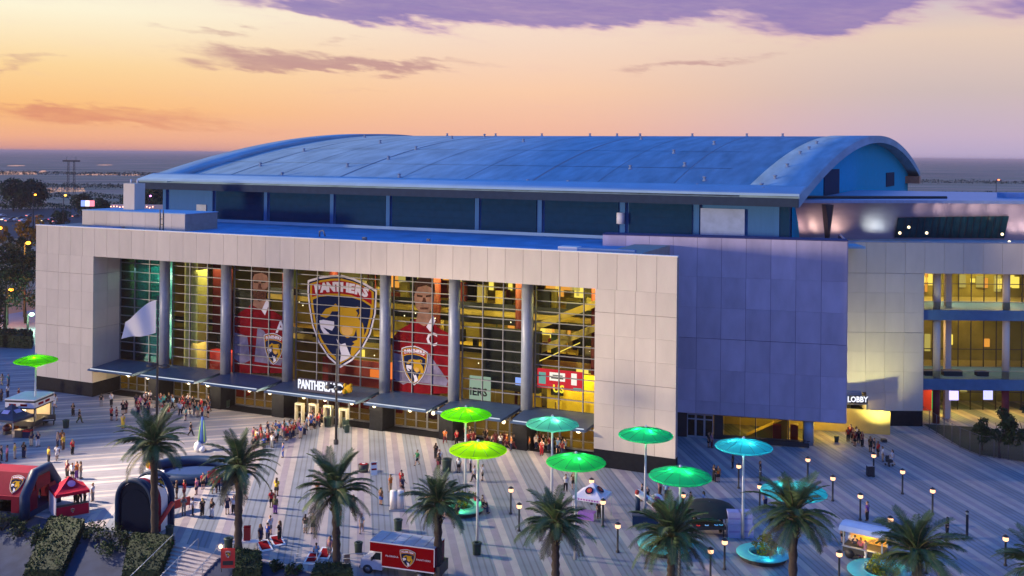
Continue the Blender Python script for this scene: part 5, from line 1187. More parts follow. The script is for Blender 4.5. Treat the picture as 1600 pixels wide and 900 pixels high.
for k in (-1, 1):
    R_ = Matrix.Rotation(0 if k < 0 else PI/2, 4, 'Z'); o = link('roof_print', MB().lathe([(.38,0),(.02,.01)], 10).mesh('roof_print', mat('print_lilac', (.25,.12,.35), .6)), t)
    o.matrix_basis = R_ @ Matrix.Translation((0,-.85,2.99)) @ Matrix.Rotation(math.radians(38), 4, 'X')
t, a, b_ = tent(925, 810, 2.9, 2.9, 2.35, 3.5, -.42, TWH, 'white canopy tent with red prints over a violet table')
for k in (0, 1):
    R_ = Matrix.Rotation(0 if k == 0 else PI/2, 4, 'Z')
    for rr, mm, dz in ((.42, NAVY, 0), (.26, KRED, .02), (.10, GOLD, .04)):
        o = link('roof_print', MB().lathe([(rr,0),(.02,.01)], 12).mesh('roof_print', mm), t); o.matrix_basis = R_ @ Matrix.Translation((0,-.84,2.93+dz)) @ Matrix.Rotation(math.radians(38), 4, 'X')
for k in range(9): MB().box(-1.2+k*.27,-1.02+k*.27,-b_-.05,-b_-.03,2.14,2.27).build('print', mat('print_purple', (.30,.04,.40), .6), t)
t2 = thing('draped_table', 'table with violet cloth under the white canopy tent', 'table', G(922, 812), -.42); MB().box(-1.1,.5,-.4,.4,.72,.78).build('tabletop', mat('violet_cloth', (.25,.12,.5), .7), t2); MB().box(-1.1,.5,-.42,-.38,.05,.74).build('cloth', mat('violet_cloth', (.25,.12,.5)), t2)
for x in (-1.0,.4):
    for y in (-.3,.3): MB().box(x-.03,x+.03,y-.03,y+.03,0,.72).build('leg', STEEL, t2)
t, a, b_ = tent(18, 676, 3.6, 3.4, 2.0, 3.6, -.3, TNV, 'navy canopy tent with pale prints left of the kiosk trailer')
for k in (-1, 0):
    R_ = Matrix.Rotation(0 if k < 0 else PI/2, 4, 'Z'); o = link('roof_print', MB().box(-.5,.5,-.28,.28,0,.01).mesh('roof_print', mat('print_blue', (.30,.30,.62), .6)), t); o.matrix_basis = R_ @ Matrix.Translation((0,-.95,2.78)) @ Matrix.Rotation(math.radians(40), 4, 'X')
# kiosk trailer
kx0, kx1 = G(22, 668), G(56, 671); t = thing('kiosk_trailer', 'white topped kiosk trailer with red and white sign boards, lit inside', 'kiosk', G(40, 668), -.12)
MB().box(-1.7,1.9,-1.2,2.6,.5,1.1).build('body', DARK, t); MB().box(-1.7,1.9,2.5,2.6,1.1,3.0).build('back_panel', mat('kiosk_inner', (.6,.5,.35), .6), t)
MB().box(-1.9,2.1,-1.5,2.9,3.75,3.9).build('roof', WHITE, t)
for x0,x1,y0,y1 in ((-1.85,2.05,-1.47,-1.40),(1.98,2.05,-1.39,2.8),(-1.85,-1.78,-1.39,2.8)):
    MB().box(x0,x1,y0,y1,2.85,3.5).build('sign_board', WHITE, t); MB().box(x0,x1,y0,y1,3.5,3.75).build('sign_edge', DARK, t); MB().box(x0,x1,y0,y1,2.7,2.85).build('sign_edge', DARK, t)
for x in (-.95,.55): MB().box(x-.35,x+.55,-1.50,-1.48,3.05,3.32).build('sign_print', RED, t)
MB().box(2.06,2.08,-.6,.5,3.05,3.35).build('sign_print', RED, t); MB().box(2.06,2.08,.9,1.9,3.05,3.35).build('sign_print', RED, t)
for x in (-1.65,1.85):
    for y in (-1.15,2.45): MB().box(x-.05,x+.05,y-.05,y+.05,1.1,2.75).build('post', DARK, t)
MB().box(-.1,.8,-1.3,-1.22,2.25,2.6).build('lamp_panel', LAMPW, t); lamp('kiosk_light', 'POINT', (.2,.3,2.4), 320, (1,.72,.35), t, .2); lamp('kiosk_light', 'POINT', (.3,-2.0,1.6), 120, (1,.65,.3), t, .2)
for x in (-1.1,1.3):
    for y in (-1.1,2.4): MB().tube([(x,y-.1,.3),(x,y+.1,.3)], .3, 10).build('wheel', DARK, t)
t = thing('barbecue_grill', 'black barbecue smoker with a chimney right of the kiosk trailer', 'grill', G(76, 664), .3); MB().tube([(-.8,0,.9),(.8,0,.9)], .42, 12).build('drum', DARK, t); MB().tube([(.6,0,1.2),(.6,0,2.3)], .09, 8).build('chimney', DARK, t); MB().box(-.7,.7,-.75,-.4,.75,.8).build('shelf', STEEL, t)
for x in (-.6,.6):
    for y in (-.3,.3): MB().box(x-.04,x+.04,y-.04,y+.04,0,.6).build('leg', DARK, t)
t = thing('barbecue_grill', 'round dark red kettle at the left edge below the navy tent', 'grill', G(11, 678)); MB().ball((0,0,.75), .55, 14, 0, (1,1,.85)).build('kettle', mat('dark_red_enamel', (.08,.015,.02), .3), t); MB().lathe([(.5,0),(.45,.4)], 12).build('skirt', DARK, t); MB().tube([(-.1,0,1.25),(.1,0,1.25)], .04, 6).build('handle', DARK, t)
t = thing('cooler_crates', 'stack of dark coolers with a red lid in front of the kiosk', 'cooler', G(38, 683), -.1); MB().box(-1.0,-.1,-.4,.4,0,.9).build('cooler', DARK, t); MB().box(0,.9,-.4,.4,0,.75).build('cooler', NAVY, t); MB().box(-.02,.92,-.42,.42,.75,.9).build('lid', RED, t)
t = thing('orange_cooler', 'orange drinks cooler under the navy canopy tent', 'cooler', G(24, 669)); MB().lathe([(.4,0),(.42,.8)], 14).build('body', mat('cooler_orange', (.75,.2,.05), .5), t); MB().lathe([(.44,.8),(.4,.95),(.02,1.0)], 14).build('lid', WHITE, t)
# ------------------------------------------------ inflatables
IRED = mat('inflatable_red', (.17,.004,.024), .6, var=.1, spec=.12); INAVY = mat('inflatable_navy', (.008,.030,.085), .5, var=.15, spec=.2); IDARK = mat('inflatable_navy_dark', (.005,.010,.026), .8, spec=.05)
def arch(r_, R2, hh, w0, y0, y1, m, name, par, n=18, leg=1.0):
    """half-round tube arch: legs of height hh then a half circle of radius r_, section R2, extruded between y0 and y1."""
    pts = [(-r_, 0, 0), (-r_, 0, hh)]+[(-r_*math.cos(PI*i/n), 0, hh+r_*math.sin(PI*i/n)) for i in range(1, n)]+[(r_, 0, hh), (r_, 0, 0)]
    return pts
# bounce house
t = thing('bounce_house', 'red and navy inflatable bounce house with a white crest on its roof', 'bounce house', G(22, 794), -.16)
hw, hd = 3.2, 2.5
prof = [(-hd,0),(-hd,2.1),(-1.1,3.9),(1.1,3.9),(hd,2.1),(hd,0)]     # gable profile in y-z
for x0, nm in ((hw-.35, 'rib'), (-hw+.35, 'rib')): MB().tube([(x0,y,z) for y, z in prof], .48, 12).build('rib', INAVY, t)
q = MB()
for (y0, z0), (y1, z1) in zip(prof[1:-2], prof[2:-1]): q.add([(-hw+.3,y0,z0),(hw-.3,y0,z0),(hw-.3,y1,z1),(-hw+.3,y1,z1)], [(0,1,2,3)]); q.add([(-hw+.3,y0,z0-.2),(hw-.3,y0,z0-.2),(hw-.3,y1,z1-.2),(-hw+.3,y1,z1-.2)], [(0,3,2,1)])
q.build('roof', IRED, t)
MB().box(-hw,hw,-hd,hd,.0,.55).build('floor', INAVY, t)
MB().box(-hw+.3,-1.2,-hd-.1,-hd+.25,.55,2.1).box(1.5,hw-.3,-hd-.1,-hd+.25,.55,2.1).box(-1.2,1.5,-hd-.1,-hd+.25,1.75,2.1).build('front_wall', IRED, t)
MB().box(hw-.25,hw-.1,-hd+.2,-.9,.55,2.3).box(hw-.25,hw-.1,.9,hd-.2,.55,2.3).box(hw-.25,hw-.1,-1.1,1.1,2.3,3.6).build('side_wall', IRED, t)
MB().box(-hw+.3,hw-.3,hd-.2,hd-.1,.55,2.1).build('back_wall', IRED, t)
MB().box(-1.2,1.5,-hd+.05,-hd+.08,.6,1.75).build('mesh_window', glass('mesh_window', (.5,.45,.4), .1), t)
rz_ = math.atan2(3.9-2.1, hd-1.1)
link('crest_print', crest_me, t).matrix_basis = Matrix.Translation((1.45,-1.85,3.02)) @ Matrix.Rotation(rz_, 4, 'X') @ Matrix.Diagonal((1.25,1.25,.5,1))
MB().box(-2.6,-1.4,-hd-.13,-hd-.1,.9,1.7).build('print', WHITE, t)
# inflatable arch tunnel
t = thing('inflatable_arch', 'navy inflatable tunnel with a dark rounded front and red stripes behind', 'inflatable', G(212, 832), -.36)
ar = []; n = 16; r_ = 2.0; hh = 2.85
ol = [(-r_,0),(-r_,hh)]+[(-r_*math.cos(PI*i/n), hh+r_*math.sin(PI*i/n)) for i in range(1, n)]+[(r_,hh),(r_,0)]
def shell(k, y0, y1, m, nm, inner=None):
    q = MB(); o_ = [(x*k, z*k if z > 0 else 0) for x, z in ol]; m_ = len(o_)
    q.add([(x,y0,z) for x, z in o_]+[(x,y1,z) for x, z in o_], [(i, i+1, m_+i+1, m_+i) for i in range(m_-1)], 0, True); return q.build(nm, m, t)
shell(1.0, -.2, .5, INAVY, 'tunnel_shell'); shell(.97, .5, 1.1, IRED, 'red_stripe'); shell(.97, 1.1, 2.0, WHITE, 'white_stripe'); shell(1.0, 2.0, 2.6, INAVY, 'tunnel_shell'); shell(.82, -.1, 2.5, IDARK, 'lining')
MB().tube([(x,-.15,z) for x, z in ol], .22, 12).build('front_ring', INAVY, t); MB().tube([(x,2.5,z) for x, z in ol], .26, 12).build('back_ring', INAVY, t)
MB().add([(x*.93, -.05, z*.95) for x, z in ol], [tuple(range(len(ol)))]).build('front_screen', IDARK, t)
MB().tube([(2.25,.3,.9),(2.25,2.3,2.3)], .22, 10).build('side_bolster', mat('bolster_red', (.55,.03,.03), .5), t)
link('crest_print', crest_me, t).matrix_basis = Matrix.Translation((1.4,1.55,4.3)) @ Matrix.Rotation(PI/2, 4, 'Z') @ Matrix.Rotation(.75, 4, 'X') @ Matrix.Diagonal((.95,.95,.4,1))
banner(276, 800, 3.0, 1.15, .9, KRED, 'red fence banner right of the navy inflatable tunnel', 'banner')
# inflatable ring rink behind the first palms
t = thing('inflatable_rink', 'low navy inflatable rink with red and white side panels behind the first palms', 'inflatable', G(302, 742), -.15)
ring = [(math.cos(2*PI*i/28)*4.6, math.sin(2*PI*i/28)*3.4, .55) for i in range(29)]; MB().tube(ring, .55, 10, cap=False).build('ring', INAVY, t)
MB().lathe([(4.4,.06),(.02,.08)], 28).build('mat', mat('rink_mat', (.02,.05,.16), .5), t)
for k, (q0, m_) in enumerate(((3.55,KRED),(3.95,KRED),(4.3,WHITE),(5.5,KRED),(5.8,WHITE))): MB().box(-.55,.55,-.05,.05,.55,1.5).build('side_panel', m_, t, None).matrix_basis = Matrix.Translation((math.cos(q0)*4.9, math.sin(q0)*3.8, 0)) @ Matrix.Rotation(q0-PI/2, 4, 'Z')
MB().ball((-3.9,-1.9,1.5), .55, 10).build('cat_head', GOLD, t); MB().lathe([(.45,.9),(.5,1.2)], 10, 0, True, (-3.9,-1.9,0)).build('cat_collar', WHITE, t)
# folded umbrella
t = thing('folded_umbrella', 'tall folded blue and green umbrella standing by the queue', 'umbrella', G(316, 704), .2)
MB().lathe([(.02,4.05),(.16,3.85),(.34,2.4),(.46,1.2),(.36,.9)], 10).build('folded_canopy', mat('umbrella_blue', (.03,.10,.38), .6), t)
for k in range(4):
    a = k*PI/2+.6; MB().tube([(math.cos(a)*.2,math.sin(a)*.2,3.6),(math.cos(a)*.36,math.sin(a)*.36,2.4),(math.cos(a)*.47,math.sin(a)*.47,1.1)], [.03,.08,.1], 6).build('stripe', mat('umbrella_lime', (.25,.5,.12), .6), t)
MB().tube([(0,0,0),(0,0,1.2)], .05, 8).build('pole', STEEL, t); MB().lathe([(.5,0),(.45,.12)], 12).build('foot', DARK, t)
t = thing('white_sack', 'crumpled white cloth bundle at the foot of the folded umbrella', 'cloth bundle', G(309, 706)); MB().ball((0,0,.6), .6, 10, 0, (.8,.8,1)).ball((.5,-.1,.35), .4, 8).build('bundle', WHITE, t); MB().tube([(0,0,1.1),(0,0,1.3)], .1, 6).build('knot', WHITE, t)
# ------------------------------------------------ box truck
TY = .29; t = thing('box_truck', 'red box truck with a white cab and a grey roof, parked at the plaza edge', 'truck', G(637, 905)+Vector((0,1.1,0)), PI-TY)
TRK = mat('truck_red', (.20,.001,.004), .7, var=.08, spec=.03); TWC = mat('truck_white', (.62,.62,.66), .35, spec=.5)
# local: x forwards (to the left of the picture), y to the far side is negative
MB().box(-2.6,1.9,-1.15,1.15,.95,3.15).box(1.9,2.95,-1.15,1.15,2.25,3.15).build('cargo_box', TRK, t)
for i in range(6): MB().box(-2.6+i*.93,-1.72+i*.93,-1.14,1.14,3.15,3.19).build('roof_panel', mat('truck_roof', (.40,.46,.56), .4, rnd=.08), t)
for x0,x1,y0,y1,z0,z1 in ((-2.62,2.97,1.15,1.19,3.1,3.2),(-2.62,2.97,-1.19,-1.15,3.1,3.2),(-2.64,-2.58,1.14,1.2,1.5,3.2),(-2.62,1.9,1.15,1.19,.9,1.0),(2.95,2.99,-1.15,1.15,2.22,3.2)): MB().box(x0,x1,y0,y1,z0,z1).build('trim', TWC, t)
pr = [(1.95,.45),(1.95,2.2),(2.55,2.2),(3.1,1.5),(3.75,1.35),(3.85,1.1),(3.85,.45)]; k = len(pr)
MB().add([(x,-.98,z) for x,z in pr]+[(x,.98,z) for x,z in pr], [tuple(range(k)), tuple(range(k,2*k))[::-1]]+[(i,k+i,k+(i+1)%k,(i+1)%k) for i in range(k)]).build('cab', TWC, t)
CG = mat('cab_glass', (.012,.02,.025), .1)
for sd in (-1,1): MB().add([(2.08,sd*.995,1.42),(2.95,sd*.995,1.42),(2.5,sd*.995,2.08),(2.08,sd*.995,2.08),(2.08,sd*1.005,1.42),(2.95,sd*1.005,1.42),(2.5,sd*1.005,2.08),(2.08,sd*1.005,2.08)], [(0,1,2,3),(7,6,5,4)]).build('side_window', CG, t)
MB().add([(2.62,-.85,2.13),(2.62,.85,2.13),(3.1,.85,1.53),(3.1,-.85,1.53)], [(0,1,2,3)]).build('windscreen', CG, t).location = (.012,0,.012)
MB().box(3.15,3.7,-.8,.8,1.40,1.43).build('bonnet', TRK, t).rotation_euler = (0,.03,0)
for sd in (-1,1):
    MB().box(3.84,3.88,sd*.75-.15,sd*.75+.15,.85,1.05).build('headlight', WHITE, t); MB().box(2.75,2.85,sd*1.02-.05,sd*1.02+.12*sd+.05,1.35,1.65).build('mirror', DARK, t)
    MB().add([(2.1,sd*1.0,.6),(2.1,sd*1.0,1.35),(2.95,sd*1.0,1.35),(2.95,sd*1.0,.6)], [(0,1,2,3)]).build('door', TWC, t)
    for x in (3.2,-1.3):
        w2 = MB().tube([(x,sd*.72,.42),(x,sd*1.02,.42)], .42, 18).build('wheel', DARK, t); MB().tube([(x,sd*.9,.42),(x,sd*1.04,.42)], .2, 12).build('hub', ALU, w2)
MB().box(3.85,3.95,-.95,.95,.42,.62).build('bumper', DARK, t); MB().box(-2.6,1.9,-.5,.5,.55,.92).build('chassis', DARK, t); MB().box(-2.66,-2.61,-1.0,1.0,1.0,3.0).build('rear_door', mat('rear_maroon', (.12,.01,.03), .5), t)
MB().box(-3.0,-2.68,-1.0,1.0,.5,1.5).build('tail_lift', DARK, t)
# drawings on the near side: local +y is the near side seen with x running to the left -> mirror with a half turn
NEAR = Matrix.Translation((0,1.2,0)) @ Matrix.Rotation(PI, 4, 'Z') @ UPRIGHT
tcrest = crest_mesh('FLORIDA', True); o = link('crest_print', tcrest, t); o.matrix_basis = Matrix.Translation((-.35,0,2.02)) @ NEAR @ Matrix.Diagonal((1.22,1.15,.6,1))
o = link('lettering', text_mesh('FLORIDA', .22, CWHITE, .004, 'CENTER', 0, 1.25), t); o.matrix_basis = Matrix.Translation((1.0,0,2.0)) @ NEAR
place(t, t.matrix_basis.translation, PI-TY, 1.03); t.matrix_basis = t.matrix_basis @ Matrix.Diagonal((1,1,.86,1)); WM[t.name] = t.matrix_basis.copy()
o = link('lettering', text_mesh('PANTHERS', .22, CWHITE, .004, 'CENTER', 0, 1.15), t); o.matrix_basis = Matrix.Translation((-1.7,0,2.0)) @ NEAR
# ------------------------------------------------ food cart, game area, barrier cubes
t = thing('food_cart', 'lit food cart with a pale blue roof and open yellow side', 'food cart', G(1352, 872), -.62)
MB().box(-1.7,1.7,-.9,.9,.5,1.05).build('body', DARK, t); MB().box(-1.7,1.7,.82,.9,1.05,2.6).build('back_panel', mat('cart_amber', (.7,.42,.10), .6), t)
q = MB(); pr = [(-1.2,2.45),(-.9,2.75),(0,2.9),(.9,2.75),(1.2,2.45)]; q.add([(-2.0,y,z) for y,z in pr]+[(2.0,y,z) for y,z in pr], [(i,i+1,6+i,5+i) for i in range(4)]); q.add([(-2.0,y,z-.08) for y,z in pr]+[(2.0,y,z-.08) for y,z in pr], [(i,5+i,6+i,i+1) for i in range(4)]); q.build('roof', mat('cart_roof', (.42,.52,.72), .5), t)
MB().add([(-2.0,y,z) for y,z in pr], [tuple(range(5))]).build('end_panel', mat('cart_cream', (.75,.62,.45), .6), t)
for x in (-1.65,1.65):
    for y in (-.85,.8): MB().box(x-.05,x+.05,y-.05,y+.05,1.05,2.5).build('post', STEEL, t)
for x in (-1.1,1.1): MB().tube([(x,-.95,.4),(x,-.8,.4)], .4, 14).build('wheel', DARK, t); MB().tube([(x,.8,.4),(x,.95,.4)], .4, 14).build('wheel', DARK, t)
MB().box(-1.72,1.72,-1.2,-.9,1.05,1.1).build('counter', STEEL, t); MB().lathe([(.35,0),(.02,.01)], 14).build('round_sign', mat('round_teal', (.05,.25,.4), .5), t).matrix_basis = Matrix.Translation((-2.02,.1,2.2)) @ Matrix.Rotation(-PI/2, 4, 'Y')
lamp('cart_light', 'POINT', (.3,.1,2.3), 260, (1,.60,.15), t, .2)
LC = mat('cube_lilac', (.30,.32,.62), .6)
for i, (px, py, z, h_) in enumerate(((1146,838,0,1.25),(1166,838,0,1.25),(1146,838,1.26,1.1),(1164,838,1.26,1.1))):
    g = G(px, py); g.z = z; t = thing('foam_block', ('lower left','lower right','upper left','upper right')[i]+' pale blue block of the wall beside the cyan parasol pole', 'foam block', g, -.05, 'pale blue blocks'); MB().box(-.58,.58,-.5,.5,.01,h_).build('block', LC, t); MB().box(-.5,.5,-.515,-.5,h_*.42,h_*.55).build('band', mat('cube_violet', (.22,.2,.5), .6), t)
t = thing('game_bench', 'dark navy padded bench left of the palm under the green parasol', 'bench', G(1008, 822), -.1); MB().box(-1.2,1.2,-.45,.45,.1,1.0).build('base', mat('navy_pad', (.01,.04,.11), .5), t); MB().box(-1.25,1.25,-.5,.5,1.0,1.12).build('top', mat('navy_pad_top', (.06,.08,.12), .5), t)
t = thing('inflatable_slide', 'white inflatable slide with red and purple spots by the green parasol', 'inflatable', G(1018, 806), -.6); q = MB()
MB().tube([(-1.6,0,2.0),(-.4,0,1.5),(.8,0,.9),(1.8,0,.4)], .36, 12).build('slide_bed', WHITE, t)
for k, (x, z, m_) in enumerate(((-1.45,2.05,KRED),(-.5,1.6,mat('spot_purple', (.3,.05,.3), .5)),(.4,1.2,KRED),(1.3,.75,mat('spot_purple', (.3,.05,.3))))): MB().ball((x,-.2,z), .26, 10).build('spot', m_, t)
MB().tube([(-1.5,0,0),(-1.5,0,1.9)], .25, 10).build('support', INAVY, t)
t = thing('inflatable_ball', 'white ball with a pink spot beside the inflatable slide', 'inflatable', G(1026, 797)); MB().ball((0,0,.9), .7, 14).build('ball', WHITE, t); MB().ball((0,-.45,1.15), .35, 10).build('spot', mat('spot_pink', (.55,.08,.35), .5), t)
t = thing('game_table', 'dark arcade table with blue round lights under the palms', 'game table', G(1106, 836), .1); MB().box(-1.5,1.5,-.8,.8,.75,1.0).build('tabletop', DARK, t)
for x in (-1.3,1.3):
    for y in (-.6,.6): MB().box(x-.06,x+.06,y-.06,y+.06,0,.75).build('leg', DARK, t)
for x, c_ in ((-1.0,(.7,.05,.05)),(-.2,(.2,.5,1)),(.7,(.1,.4,1)),(1.15,(.1,.5,.9))): MB().lathe([(.18,.03),(.12,.05)], 12, 0, True, (x,-.3,1.0)).build('ring_light', emitter('ring_%d' % int(c_[0]*10+c_[1]*100), c_, 1.2), t)
t = thing('dark_gazebo', 'low dark domed net over the arcade table', 'net', G(1108, 826)); MB().lathe([(2.6,1.75),(2.2,2.15),(1.2,2.45),(.05,2.55)], 16).build('dome', mat('black_net', (.012,.02,.02), .8), t)
for k in range(4): a = k*PI/2+.7; MB().tube([(math.cos(a)*2.5,math.sin(a)*2.5,0),(math.cos(a)*2.5,math.sin(a)*2.5,1.8)], .05, 6).build('pole', DARK, t)
for px, py in ((470,694),(1394,729)): pass
# pale frames in front of the doors (metal detectors)
GATE = mat('gate_cream', (.55,.52,.38), .5)
for px, py, lb_ in ((468,659,'cream scanner gate nearest the queue at the doors'),(490,660,'cream scanner gate second from the queue'),(513,663,'cream scanner gate left of the light pole'),(537,668,'cream scanner gate right of the light pole')):
    t = thing('scanner_gate', lb_, 'scanner gate', G(px, py), ANG, 'scanner gates')
    for x in (-.5,.5): MB().box(x-.09,x+.09,-.3,.3,0,2.2).build('side_panel', GATE, t)
    MB().box(-.59,.59,-.3,.3,2.2,2.45).build('header', GATE, t)
# ================================================================== PEOPLE
rp = random.Random(99)
def skinned(name, verts, edges, radii, root, sub=0):
    me = bpy.data.meshes.new(name); me.from_pydata([tuple(v) for v in verts], edges, []); o = bpy.data.objects.new(name, me); C.objects.link(o)
    md = o.modifiers.new('skin', 'SKIN'); md.use_smooth_shade = True; md.branch_smoothing = .3
    for i, r_ in enumerate(radii):
        sv = me.skin_vertices[0].data[i]; sv.radius = (r_ if isinstance(r_, tuple) else (r_, r_)); sv.use_root = (i == root)
    if sub: o.modifiers.new('sub', 'SUBSURF').levels = sub
    dg = bpy.context.evaluated_depsgraph_get(); dg.update(); out_ = bpy.data.meshes.new_from_object(o.evaluated_get(dg)); out_.name = name
    bpy.data.objects.remove(o); return out_
def pose_joints(kind):
    J = dict(pelvis=(0,0,.94), waist=(0,0,1.08), chest=(0,0,1.30), neck=(0,.0,1.47), jaw=(0,.02,1.56), head=(0,.01,1.65), top=(0,0,1.735), nose=(0,.125,1.63))
    J['sh'] = (.175,0,1.41); J['hip'] = (.095,0,.89)
    L, Rr = {}, {}
    arm = {'down': ((.235,-.02,1.14),(.25,.05,.90)), 'phone': ((.24,.02,1.15),(.12,.26,1.18)), 'cross': ((.245,.03,1.16),(.02,.22,1.16)), 'fwd': ((.22,.12,1.17),(.23,.30,1.02)), 'back': ((.22,-.14,1.16),(.24,-.16,.92)), 'hip': ((.33,-.05,1.16),(.19,.06,1.02)), 'up': ((.27,.12,1.30),(.20,.25,1.52)), 'lap': ((.23,.05,1.15),(.14,.28,1.0))}
    leg = {'st': ((.105,.02,.49),(.11,-.02,.085),(.115,.14,.035)), 'wide': ((.15,.02,.49),(.18,-.02,.085),(.20,.14,.035)), 'fw': ((.10,.20,.50),(.10,.30,.10),(.10,.45,.06)), 'bk': ((.10,-.06,.49),(.10,-.34,.15),(.10,-.22,.04)), 'sit': ((.12,.42,.90),(.13,.46,.48),(.13,.62,.44))}
    P_ = {'stand': ('down','down','st','st'), 'phone': ('phone','down','st','st'), 'cross': ('cross','cross','wide','st'), 'walk': ('fwd','back','bk','fw'), 'walk2': ('back','fwd','fw','bk'), 'hips': ('hip','down','wide','wide'), 'wave': ('up','down','st','wide'), 'sit': ('lap','lap','sit','sit')}[kind]
    J['aL'], J['aR'], J['lL'], J['lR'] = arm[P_[0]], arm[P_[1]], leg[P_[2]], leg[P_[3]]
    return J
def person_meshes(kind, long_hair, shorts):
    J = pose_joints(kind); V = Vector; dz = -.47 if kind == 'sit' else 0
    vs = []; es = []; rs = []
    def add(p, r_, par=None):
        vs.append(V(p)+V((0,0,dz))); rs.append(r_)
        if par is not None: es.append((par, len(vs)-1))
        return len(vs)-1
    pe = add(J['pelvis'], (.135,.105)); wa = add(J['waist'], (.125,.10), pe); chs = add(J['chest'], (.15,.115), wa); ne = add(J['neck'], .058, chs); jw = add(J['jaw'], (.068,.075), ne); hd = add(J['head'], (.082,.098), jw); tp = add(J['top'], (.055,.065), hd)
    for sx, A_, L_ in ((-1, J['aL'], J['lL']), (1, J['aR'], J['lR'])):
        m = lambda p: (p[0]*sx, p[1], p[2])
        sh = add(m(J['sh']), .062, chs); el = add(m(A_[0]), .043, sh); wr = add(m(A_[1]), .030, el)
        d = (V(m(A_[1]))-V(m(A_[0]))).normalized(); pl = add(V(m(A_[1]))+d*.075, (.040,.022), wr)
        side = V((sx*.0,1,0)) if abs(d.y) < .7 else V((1,0,0))
        for k, ln in enumerate((.066,.078,.080,.060)):
            b0 = add(V(m(A_[1]))+d*.10+side*(k-1.5)*.020, .0095, pl); b1 = add(V(m(A_[1]))+d*(.10+ln*.55)+side*(k-1.5)*.022+V((-sx*.006,0,0)), .0085, b0); add(V(m(A_[1]))+d*(.10+ln)+side*(k-1.5)*.022+V((-sx*.022,0,0)), .007, b1)
        t0 = add(V(m(A_[1]))+d*.045+side*.035, .011, pl); add(V(m(A_[1]))+d*.095+side*.055+V((-sx*.02,0,0)), .009, t0)
        hp = add(m(J['hip']), .088, pe); kn = add(m(L_[0]), .060, hp); an = add(m(L_[1]), .040, kn); add(m(L_[2]), (.040,.030), an)
    body = skinned('person', vs, es, rs, 0)
    bm = bmesh.new(); bm.from_mesh(body)           # nose, ears and eyes grow out of the head surface
    hz = J['head'][2]+dz
    bmesh.ops.create_icosphere(bm, subdivisions=1, radius=.02, matrix=Matrix.Translation((0,.115,hz-.02)))
    for sx in (-1,1):
        bmesh.ops.create_icosphere(bm, subdivisions=1, radius=.024, matrix=Matrix.Translation((sx*.085,0,hz-.01)))
    bm.to_mesh(body); bm.free()
    # shirt
    vs, es, rs = [], [], []
    p0 = add((0,0,.90), (.155,.12)); p1 = add(J['waist'], (.148,.118), p0); p2 = add(J['chest'], (.172,.132), p1); add((0,0,1.455), (.075,.075), p2)
    for sx, A_ in ((-1, J['aL']), (1, J['aR'])):
        m = lambda p: (p[0]*sx, p[1], p[2]); s_ = add(m(J['sh']), .078, p2); e_ = V(m(J['sh'])).lerp(V(m(A_[0])), .86); add(e_, .066, s_)
    shirt = skinned('shirt', vs, es, rs, 0)
    vs, es, rs = [], [], []
    q0 = add((0,0,.99), (.150,.118)); q1 = add((0,0,.92), (.152,.12), q0)
    for sx, L_ in ((-1, J['lL']), (1, J['lR'])):
        m = lambda p: (p[0]*sx, p[1], p[2]); h_ = add(m(J['hip']), .102, q1)
        if shorts: add(V(m(J['hip'])).lerp(V(m(L_[0])), .88), .088, h_)
        else: k_ = add(m(L_[0]), .076, h_); add(V(m(L_[0])).lerp(V(m(L_[1])), .93), .060, k_)
    tr = skinned('shorts' if shorts else 'trousers', vs, es, rs, 0)
    mb = MB(); mb.ball((0,-.018,hz+.028), .108, 10, 0, (.86,1.02,.95))
    if long_hair: mb.tube([(0,-.06,hz+.03),(0,-.10,hz-.12),(0,-.10,hz-.30)], [.085,.085,.05], 8)
    # keep the face free: cut the front of the cap away
    keep = [f for f in range(len(mb.f)) if not (sum(mb.v[i][1] for i in mb.f[f])/len(mb.f[f]) > .045 and sum(mb.v[i][2] for i in mb.f[f])/len(mb.f[f]) < hz+.06)]
    mb.f = [mb.f[i] for i in keep]; mb.m = [mb.m[i] for i in keep]; mb.smooth = [mb.smooth[i] for i in keep]
    hair = mb.mesh('hair', mat('hair_brown', (.03,.02,.015), .7))
    sh_ = MB()
    for sx, L_ in ((-1, J['lL']), (1, J['lR'])):
        a, b_ = V((L_[1][0]*sx, L_[1][1]-.03, L_[1][2]-.03)), V((L_[2][0]*sx, L_[2][1]+.03, L_[2][2])); sh_.tube([a+V((0,0,dz)), b_+V((0,0,dz))], [.058,.050], 8)
    shoes = sh_.mesh('shoes', mat('shoe', (.05,.05,.06), .6))
    return body, shirt, tr, hair, shoes
PCOLS = {'red': (.42,.012,.02), 'dark red': (.16,.008,.015), 'white': (.66,.66,.70), 'navy': (.012,.02,.07), 'black': (.012,.012,.015), 'grey': (.20,.21,.23), 'light blue': (.20,.38,.62), 'blue': (.02,.08,.40), 'teal': (.05,.35,.33), 'yellow': (.70,.48,.04), 'orange': (.60,.16,.02), 'pink': (.55,.16,.28), 'tan': (.42,.30,.20), 'olive': (.12,.12,.05), 'purple': (.16,.05,.28), 'mauve': (.30,.16,.24), 'green': (.04,.26,.09), 'brown': (.14,.07,.04), 'beige': (.48,.40,.32), 'maroon': (.12,.012,.03), 'pale blue': (.38,.46,.62)}
SKINS = [mat('skin_%d' % i, c_, .6, var=.05) for i, c_ in enumerate(((.50,.30,.21),(.40,.23,.15),(.18,.10,.065),(.56,.36,.27)))]
HAIRS = [mat('hair_%d' % i, c_, .7) for i, c_ in enumerate(((.02,.014,.01),(.06,.035,.02),(.14,.08,.03),(.40,.26,.10),(.25,.02,.02)))]
PM = {}
def cloth(c_): return mat('cloth_'+c_.replace(' ', '_'), PCOLS[c_], .85, var=.1, scale=6)
